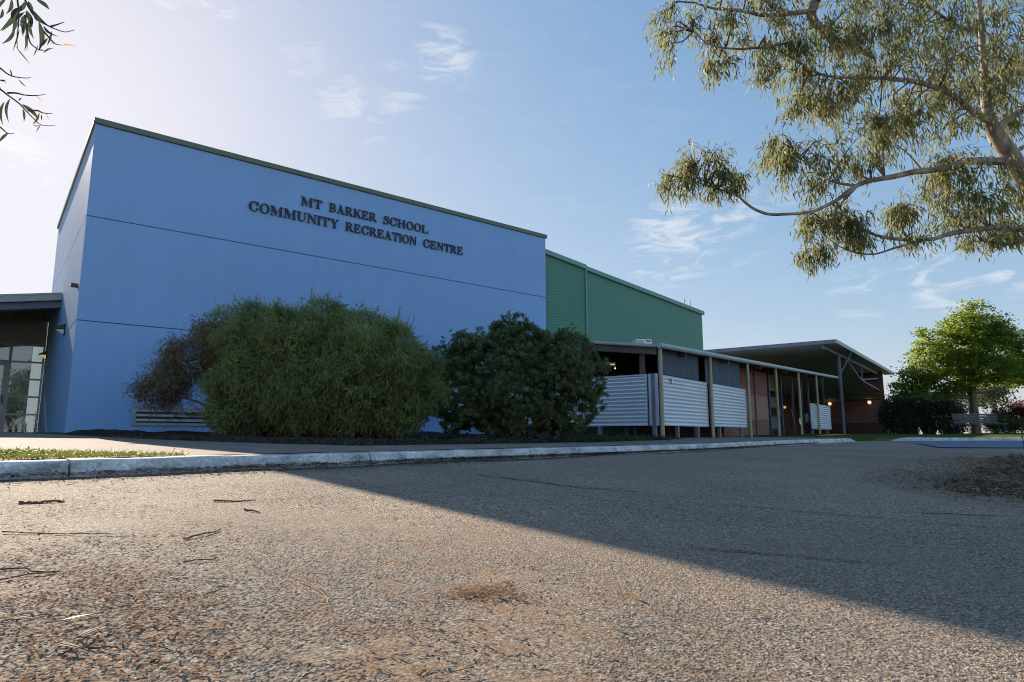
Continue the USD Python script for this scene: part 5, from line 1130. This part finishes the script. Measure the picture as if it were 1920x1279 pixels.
# far trees on the lawn behind, each its own
for i, (x, y, h, w_, lab) in enumerate(((41, 58, 6.5, 5, 'pale distant tree beyond the red shrub at the right edge'), (49, 66, 8, 6, 'distant tree at the far right beyond the lawn'), (33, 70, 6, 5, 'distant low tree seen under the bright crown'))):
    r = np.random.default_rng(90 + i); z0 = float(z_lawn(x, y))
    t = Thing('distant_tree', lab, 'tree', (x, y, z0))
    part(t, 'trunk', tube(spline([(x, y, z0 - .1), (x + .2, y, z0 + h * .35), (x, y, z0 + h * .7)], 10), np.linspace(.25, .08, 10), 8), M['bark'], smooth=40, wld=True)
    es = [(x + r.normal(0, w_ * .25), y + r.normal(0, w_ * .2), z0 + h * r.uniform(.45, .85), w_ * .3, w_ * .3, h * .18) for _ in range(8)]
    P, o = ell_points(r, 800, es, .3); ok = meshkit.fbm(P * .9, 3, i) > .42; P, o = P[ok], o[ok]
    k = np.repeat(np.arange(len(P)), 9); m = len(k)
    part(t, 'crown', leaves(P[k] + r.normal(0, .25, (m, 3)), unit(r.normal(size=(m, 3))), unit(r.normal(size=(m, 3))), r.uniform(.15, .3, m), r.uniform(.1, .2, m)), M['farleaf'], kind='stuff', wld=True)

for i, (x, y, h, w_, lab) in enumerate(((25, -22, 9, 8, 'broad tree across the road behind the viewpoint, mirrored in the entrance glass'), (33, -27, 10, 9, 'taller tree across the road behind the viewpoint, right of the broad one'), (23, -33, 9, 9, 'low spreading tree farther back across the road behind the viewpoint'))):
    r = np.random.default_rng(190 + i); z0 = float(z_road(x, y)) - .1
    t = Thing('roadside_tree', lab, 'tree', (x, y, z0))
    part(t, 'trunk', tube(spline([(x, y, z0 - .1), (x + .2, y, z0 + h * .35), (x, y, z0 + h * .7)], 10), np.linspace(.25, .08, 10), 8), M['bark'], smooth=40, wld=True)
    es = [(x + r.normal(0, w_ * .22), y + r.normal(0, w_ * .2), z0 + h * r.uniform(.18, .85), w_ * .28, w_ * .28, h * .16) for _ in range(12)]
    P, o = ell_points(r, 1300, es, .3); k = np.repeat(np.arange(len(P)), 8); m = len(k)
    part(t, 'crown', leaves(P[k] + r.normal(0, .25, (m, 3)), unit(r.normal(size=(m, 3))), unit(r.normal(size=(m, 3))), r.uniform(.2, .4, m), r.uniform(.15, .25, m)), M['farleaf'], kind='stuff', wld=True)

# ---------------------------------------------------------------- verge grass, weeds, litter
rng = np.random.default_rng(101)
n = 60000
sS = rng.uniform(-9, 2.5, n); dD = .17 + rng.random(n) ** 1.25 * 3.1
lim = .10 + 3.0 * (1 - sst(.1, 1.35, sS))
den = meshkit.fbm(np.stack([sS * 1.6, dD * 2.2, sS * 0], -1), 3, 6)
ok = (dD < lim * (.55 + .75 * den)) & (den > .33)
sS, dD = sS[ok], dD[ok]; n = len(sS)
X, Y = xy(sS, dD); C = np.stack([X, Y, z_lawn(X, Y) + .006], 1)
top('verge_grass', leaves(C, unit(np.c_[rng.normal(0, .95, (n, 2)), np.ones(n)]), unit(rng.normal(size=(n, 3)) * np.array([1, 1, .8])), rng.uniform(.015, .05, n) * (1 + .9 * (rng.random(n) > .97)), rng.uniform(.004, .009, n), .4, True), M['grass'], 'sunlit yellow green grass and clover along the kerb at the left', 'grass', kind='stuff')
n = 16000; sS = rng.uniform(-9, .7, n); dD = .17 + rng.random(n) * 1.6; X, Y = xy(sS, dD)
ok = meshkit.fbm(np.stack([X * 1.5, Y * 1.5, X * 0], -1), 3, 44) > .47 + .05 * (sS > -1); X, Y = X[ok], Y[ok]; n = len(X)
top('verge_clover', leaves(np.stack([X, Y, z_lawn(X, Y) + rng.uniform(.01, .05, n)], 1), unit(np.c_[rng.normal(0, 1, (n, 2)), rng.uniform(-.1, .6, n)]), np.tile([0, 0, 1.0], (n, 1)), rng.uniform(.015, .035, n), rng.uniform(.012, .028, n)), M['clover'], 'broad leaved clover in the sunlit grass at the left edge', 'ground cover', kind='stuff')
# weeds along the garden bed edge and beneath the second shrub
n = 60; P, Nn = [], []
vv = []
for i in range(n):
    s = rng.uniform(4.0, 13.5); d = 2.12 + rng.normal(0, .10) + (.5 * rng.random() if s > 8 else 0)
    x, y = xy(s, d); c = np.array([x, y, float(z_lawn(x, y)) + .01]); k = rng.integers(8, 26); sz = rng.uniform(.04, .13)
    vv.append(leaves(np.repeat(c[None], k, 0) + rng.normal(0, sz * .5, (k, 3)) * np.array([1, 1, .2]), unit(np.c_[rng.normal(0, .7, (k, 2)), np.ones(k)]), unit(rng.normal(size=(k, 3))), rng.uniform(.5, 1.2, k) * sz, rng.uniform(.008, .02, k), .3, True))
for i in range(130):
    s = rng.uniform(9.3, 12.6); d = rng.uniform(2.0, 3.6)
    x, y = xy(s, d); c = np.array([x, y, float(z_lawn(x, y)) + .01]); k = 14; sz = rng.uniform(.06, .16)
    vv.append(leaves(np.repeat(c[None], k, 0) + rng.normal(0, sz * .5, (k, 3)) * np.array([1, 1, .2]), unit(np.c_[rng.normal(0, .6, (k, 2)), np.ones(k)]), unit(rng.normal(size=(k, 3))), rng.uniform(.5, 1.2, k) * sz, rng.uniform(.008, .02, k), .3, True))
top('bed_weeds', join(vv), M['weed'], 'small green weeds along the front edge of the garden bed', 'weeds', kind='stuff')
# the thistle by the side wall and other single plants
def thistle(name, label, base, h, mat, seed, n=16, L=.09, W=.02):
    r = np.random.default_rng(seed); b = np.array(base, float)
    t = Thing(name, label, 'weed', b)
    st = spline([b, b + np.array([.01, 0, h * .5]), b + np.array([.0, .0, h])], 8)
    part(t, 'stem', tube(st, np.linspace(.011, .004, 8), 6), mat, wld=True)
    z = r.uniform(.1, 1, n) * h; a = r.uniform(0, 6.28, n)
    C = b + np.stack([0 * z, 0 * z, z], 1)
    part(t, 'leaves', leaves(C, unit(np.stack([np.cos(a), np.sin(a), np.full(n, .35)], 1)), np.tile([0, 0, 1.0], (n, 1)), r.uniform(.6, 1.2, n) * L, W, .2, True), mat, wld=True, kind='stuff')
fx = lambda x, y: (BC[0] + math.cos(math.radians(FROT)) * x - math.sin(math.radians(FROT)) * y, BC[1] + math.sin(math.radians(FROT)) * x + math.cos(math.radians(FROT)) * y)
x, y = fx(-.22, 6.6); thistle('tall_weed', 'tall spindly dark weed standing against the blue side wall', (x, y, float(z_lawn(x, y))), .62, M['weed'], 5, 22, .12, .02)
for i, (lx, ly, h) in enumerate(((-.35, 8.6, .30), (-.7, 8.9, .2), (-.55, 9.1, .26))):
    x, y = fx(lx, ly); thistle('low_weed', ['leafy weed at the foot of the glass by the side wall', 'smallest weed at the foot of the entrance glass', 'weed in the corner below the window frame'][i], (x, y, float(z_lawn(x, y))), h, M['weed'], 6 + i, 26, .12, .03)

# bark and leaf litter in the gutter and on the road
def litter(name, label, s, d, on_road, L, W, seed, zj=.01, flat=.3, mat='litter'):
    r = np.random.default_rng(seed); n = len(s); X, Y = xy(s, d)
    Z = z_road(X, Y) + .006 + r.random(n) * zj
    if mat == 'gutter': Z = Z + .016 * np.exp(-np.abs(d) / .13) * (1 - sst(2, 12, s)) * (.4 + 1.1 * meshkit.fbm(np.stack([s * 1.7, s * 0, s * 0], -1), 3, 31))
    a = r.uniform(0, 2 * np.pi, n)
    D = np.stack([np.cos(a), np.sin(a), r.normal(0, flat * .5, n)], 1); N = unit(np.c_[r.normal(0, flat, (n, 2)), np.ones(n)])
    return top(name, leaves(np.stack([X, Y, Z], 1), D, N, r.uniform(*L, n), r.uniform(*W, n), r.uniform(-.3, 1.0, n) * flat, True), M[mat], label, 'leaf litter', kind='stuff')
n = 24000
s = rng.uniform(-4, 17, n) ; wd = .30 * (1 - sst(-1, 11, s)) + .10
d = -.015 - np.abs(rng.normal(0, 1, n)) ** 1.3 * wd * .42
hh = np.exp(-np.abs(d) / (.10 + wd * .2))
keep = rng.random(n) < (.35 + .65 * meshkit.fbm(np.stack([s * .9, s * 0, s * 0], -1), 2, 3)) * (1.1 - .6 * sst(4, 17, s))
s, d, hh = s[keep], d[keep], hh[keep]
litter('gutter_litter', 'brown bark and dry leaves heaped along the foot of the kerb', s, d, True, (.025, .10), (.004, .011), 7, .012, .2, 'gutter')
n = 5200
X = rng.normal(-1.3, 1.0, n); Y = rng.uniform(.9, 4.2, n); s, d = sd(X, Y); ok = (d < -.3) & (X > -4); s, d = s[ok], d[ok]
cl_ = meshkit.fbm(np.stack([s * 1.6, d * 1.6, s * 0], -1), 3, 15); ok = cl_ > .44; s, d = s[ok], d[ok]
litter('leaf_litter', 'small scraps of dry leaf and bark scattered over the sunlit road', s, d, True, (.008, .045), (.002, .008), 8, .002, .07)
M['scraps'] = mat_noise('brown_bark_scraps', [(.3, (.30, .145, .075)), (.5, (.48, .28, .165)), (.7, (.68, .50, .35))], scale=(25, 25, 25), island=.5, matte=True)
n = 12000
X = np.r_[rng.normal(-.75, .45, n // 2), rng.normal(-1.5, .9, n - n // 2)]; Y = np.r_[rng.uniform(.95, 2.0, n // 2), rng.uniform(1.2, 3.6, n - n // 2)]; s, d = sd(X, Y)
cl_ = meshkit.fbm(np.stack([X * 2.4, Y * 2.4, X * 0], -1), 4, 35); ok = (cl_ > .50 + .06 * rng.random(n)) & (d < -.3) & (X > -3.2); s, d = s[ok], d[ok]
litter('bark_scraps', 'red brown bark crumbs gathered in patches on the sunlit road at lower left', s, d, True, (.006, .03), (.002, .006), 18, .002, .10, 'scraps')
C0 = np.array([-.07, 1.79]); n = 900; X = C0[0] + rng.normal(0, .07, n); Y = C0[1] + rng.normal(0, .05, n); s, d = sd(X, Y)
litter('dirt_patch', 'small patch of rusty crumbs under the brown stick on the road', s, d, True, (.004, .02), (.002, .005), 19, .002, .10, 'scraps')
n = 9000
s = rng.normal(10.5, 2.2, n); d = rng.normal(-3.4, .9, n) + (s - 11) * .05
cl_ = meshkit.fbm(np.stack([s * .35, d * 2.2, s * 0], -1), 3, 19); ok = (cl_ > .5) & (d < -.6); s, d = s[ok], d[ok]
litter('drifted_litter', 'streaks of dry leaf litter drifted over the shaded road', s, d, True, (.012, .045), (.003, .009), 9, .003, .12)
# heap of bark at the right edge
rng = np.random.default_rng(120)
hx = np.linspace(3.2, 11, 200); hy = np.linspace(4.2, 10.5, 160)
def heap(x, y):
    u = (x - (3.45 + .80 * (y - 5.0)));  # distance beyond the heap's left edge
    k = sst(-.35, 1.1, u + 1.6 * (meshkit.fbm(np.stack([x * 2.2, y * 2.2, x * 0], -1), 4, 2) - .5))
    k = k * sst(4.3, 5.6, y) * (1 - sst(9.2, 10.4, y))
    return z_road(x, y) - .03 + k * (.11 + .13 * meshkit.fbm(np.stack([x * 1.6, y * 1.6, x * 0], -1), 4, 5)) + k * .04 * meshkit.fbm(np.stack([x * 12, y * 12, x * 0], -1), 2, 6)
top('bark_heap', grid(hx, hy, heap), M['heapbark'], 'low heap of dark bark litter at the right edge of the road', 'bark heap', kind='stuff', smooth=True)
n = 60000
X = rng.uniform(3.0, 9.2, n); Y = rng.uniform(4.3, 10.3, n); vis = X < .84 * Y + .4; X, Y = X[vis], Y[vis]; n = len(X); Z = heap(X, Y); hgt_ = Z - z_road(X, Y)
ok = (hgt_ > .0) | (rng.random(n) < .35 * np.clip(1 + .9 * (X - (3.2 + .8 * (Y - 5.0))), 0, 1) * (X > 2.3 + .8 * (Y - 5.0))); X, Y, Z = X[ok], Y[ok], np.maximum(Z, z_road(X, Y))[ok]; n = len(X)
a = rng.uniform(0, 6.28, n)
top('heap_litter', leaves(np.stack([X, Y, Z + .012 + rng.random(n) * .02], 1), np.stack([np.cos(a), np.sin(a), rng.normal(0, .25, n)], 1), unit(np.c_[rng.normal(0, .4, (n, 2)), np.ones(n)]), rng.uniform(.02, .10, n) * (1 + 1.2 * (rng.random(n) > .96)), rng.uniform(.004, .013, n), .2, True), M['litter'], 'dry sticks and leaves covering the bark heap at the right', 'leaf litter', kind='stuff')
for i, (bx_, by_, h, lab) in enumerate(((4.25, 5.55, .22, 'dead spindly weed at the left foot of the bark heap'), (4.55, 5.75, .24, 'leaning dead weed stalk on the bark heap'), (6.2, 7.9, .40, 'tall thin dead stalk on the far side of the bark heap'))):
    thistle('dead_weed', lab, (bx_, by_, float(heap(np.array(bx_), np.array(by_)))), h, M['twig'], 130 + i, 18, .10, .006)
q = spline([(4.75, 6.05, .0), (5.0, 6.2, .02), (5.5, 6.45, .02)], 12); q[:, 2] = heap(q[:, 0], q[:, 1]) + .05
top('pale_stick', tube(q, np.linspace(.012, .009, 12), 8), M['gumbark'], 'pale bare stick lying on the bark heap', 'stick', smooth=40)
# leaves of a sapling reaching in at the right edge
sp_ = Thing('sapling', 'green and orange leaves of a sapling reaching in at the right edge', 'sapling', (6.0, 7.0, float(heap(np.array(6.0), np.array(7.0)))))
b_ = np.array([6.0, 7.0, float(heap(np.array(6.0), np.array(7.0)))])
part(sp_, 'stem', tube(spline([b_, b_ + (-.05, 0, .4), b_ + (-.12, 0, 1.05)], 10), np.linspace(.012, .005, 10), 6), M['twig'], wld=True)
for i, (lx, lz, dx, dz, col) in enumerate(((-.12, .95, -.28, .10, 'midgreen'), (-.1, .80, -.26, -.06, 'midgreen'), (-.1, .72, -.30, .05, 'midgreen'), (-.1, 1.05, -.25, .0, 'orangeleaf'), (-.08, .88, -.30, -.14, 'midgreen'), (-.1, .6, -.2, .1, 'midgreen'))):
    part(sp_, 'leaf', leaves((b_ + np.array([lx, 0, lz]))[None], np.array([[dx, -.05, dz]]), np.array([[0.1, -1, .6]]), np.linalg.norm((dx, dz)), .05, .2, True), M[col], wld=True)

# single fallen sticks and leaves on the sunlit road
M['redbark'] = mat_noise('red_bark_strip', [(.3, (.13, .05, .03)), (.7, (.26, .12, .075))], scale=(30, 30, 30), rough=(.6, .8), matte=True)
M['paleleaf'] = mat_noise('pale_dry_leaf', [(.3, (.40, .33, .26)), (.7, (.58, .49, .39))], scale=(30, 30, 30), rough=(.5, .7), matte=True)
M['orangestick'] = mat_noise('orange_stick', [(.3, (.40, .22, .11)), (.7, (.56, .35, .19))], scale=(30, 30, 30), rough=(.5, .7), matte=True)
M['fallengreen'] = mat_noise('green_grey_leaf', [(.3, (.07, .085, .05)), (.7, (.13, .15, .09))], scale=(30, 30, 30), rough=(.4, .6))
def zr(x, y, up=.009): return float(z_road(x, y)) + up
def stick(label, a, b, r_, mat, seed, name='twig', bend=.08, fork=False):
    r = np.random.default_rng(seed); a, b = np.array(a), np.array(b); L_ = np.linalg.norm(b - a); nrm = np.array([-(b - a)[1], (b - a)[0]]) / L_
    pts = [a, a + (b - a) * .35 + nrm * r.normal(0, bend * L_), a + (b - a) * .7 + nrm * r.normal(0, bend * L_ * .7), b]
    q = spline(pts, 16); q = np.c_[q, [zr(x, y, .004) + .0022 * math.sin(i * .5 + seed) + .0015 for i, (x, y) in enumerate(q)]]
    q += r.normal(0, r_ * .12, q.shape)
    r_ = r_ * .62
    t = Thing(name, label, 'stick' if name != 'bark_strip' else 'bark strip', (a[0], a[1], zr(*a)))
    part(t, 'stem', tube(q, r_ * np.linspace(1, .55, 16) * (1 + .08 * r.normal(size=16)), 7), mat, smooth=50, wld=True)
    if fork:
        i = 8; e = q[i] + unit(np.r_[(b - a) * .6 + nrm * L_ * .5, 0]) * L_ * .3
        part(t, 'side_shoot', tube(np.linspace(q[i], e, 5), np.linspace(r_ * .6, r_ * .3, 5), 6), mat, wld=True)
def fallen(label, a, b, w_, mat, seed, curl=.05):
    r = np.random.default_rng(seed); a, b = np.array([*a, zr(*a, .011)]), np.array([*b, zr(*b, .011)])
    L_ = np.linalg.norm(b - a); D = (b - a) / L_; Sd = unit(np.cross(D, [0, 0, 1.0])); U = np.cross(Sd, D)
    tt_ = np.linspace(0, 1, 11); hw = (np.maximum(np.sin(np.pi * tt_ ** .8), .02) * w_ / 2)[:, None]
    cen = a + D * (tt_ * L_)[:, None] + Sd * (np.sin(np.pi * tt_) * L_ * r.uniform(-.1, .1))[:, None] + U * (np.sin(np.pi * tt_) * L_ * curl * .5)[:, None]
    V = np.vstack([cen + Sd * hw + U * hw * .22, cen, cen - Sd * hw + U * hw * .12]); i = np.arange(10)
    f = np.vstack([np.stack([i, i + 1, i + 12, i + 11], 1), np.stack([i + 11, i + 12, i + 23, i + 22], 1)])
    t = Thing('fallen_leaf', label, 'leaf', a)
    part(t, 'blade', vf((V, f)), mat, smooth=True, wld=True)
    part(t, 'midrib', tube(np.vstack([a - D * L_ * .12, cen + U * .0006]), .0009, 5), M['twig'], wld=True)
stick('red brown bark strip near the shadow edge at upper middle left', (-1.472, 3.247), (-1.29, 3.315), .0075, M['redbark'], 1, 'bark_strip')
stick('long thin dark twig across the sunlit road at far left', (-1.79, 2.33), (-1.42, 2.366), .0034, M['twig'], 2, bend=.05, fork=True)
stick('upper of two crossing twigs at the left edge of the road', (-1.42, 1.832), (-1.25, 1.846), .0042, M['twig'], 3)
stick('lower of two crossing twigs at the left edge of the road', (-1.36, 1.72), (-1.25, 1.846), .004, M['twig'], 4)
stick('dark slanting twig in the left middle of the sunlit road', (-1.157, 2.34), (-1.115, 2.54), .005, M['twig'], 5, fork=True)
stick('slanting orange stick in the middle of the sunlit road', (-.585, 1.839), (-.451, 1.648), .0036, M['orangestick'], 6, bend=.05)
stick('brown stick lying over the rusty dirt patch', (-.135, 1.735), (.008, 1.925), .0036, M['orangestick'], 7, bend=.04)
stick('dark grey twig below the pale leaves at lower left', (-.845, 1.327), (-.752, 1.298), .004, M['twig'], 8)
stick('short dark stick nearest the kerb shadow at far left', (-2.235, 2.99), (-2.10, 3.09), .012, M['redbark'], 9, 'bark_strip')
stick('short dark stick lying close to the shadow edge', (-1.235, 3.045), (-1.13, 2.965), .008, M['twig'], 10)
stick('thin level twig in the middle left of the sunlit road', (-.987, 2.004), (-.895, 2.04), .0035, M['twig'], 11)
stick('bare dark stick on the shaded road near the bark heap', (2.32, 3.75), (2.75, 3.72), .004, M['twig'], 12)
fallen('large grey green gum leaf at lower left', (-.953, 1.415), (-.897, 1.485), .018, M['fallengreen'], 21)
fallen('pale curled gum leaf pointing upward at lower left', (-.852, 1.33), (-.835, 1.41), .016, M['paleleaf'], 22)
fallen('pale flat gum leaf nearest the lower left corner', (-.868, 1.297), (-.80, 1.272), .015, M['paleleaf'], 23)
fallen('small tan leaf right of middle on the sunlit road', (.309, 1.81), (.335, 1.75), .014, M['orangestick'], 24)
fallen('orange leaf flake farthest right on the sunlit road', (.575, 1.673), (.627, 1.68), .013, M['orangestick'], 25)
fallen('thin pale curved leaf low in the middle of the road', (.21, 1.552), (.246, 1.513), .008, M['paleleaf'], 26)
fallen('orange leaf strip at the bottom edge of the road', (-.108, 1.227), (-.07, 1.251), .010, M['orangestick'], 27)
fallen('cream leaf scrap left of the orange stick', (-.80, 1.79), (-.765, 1.80), .014, M['paleleaf'], 28)
fallen('twisted pale leaf in the middle left of the road', (-.80, 1.70), (-.772, 1.765), .010, M['paleleaf'], 29, .12)
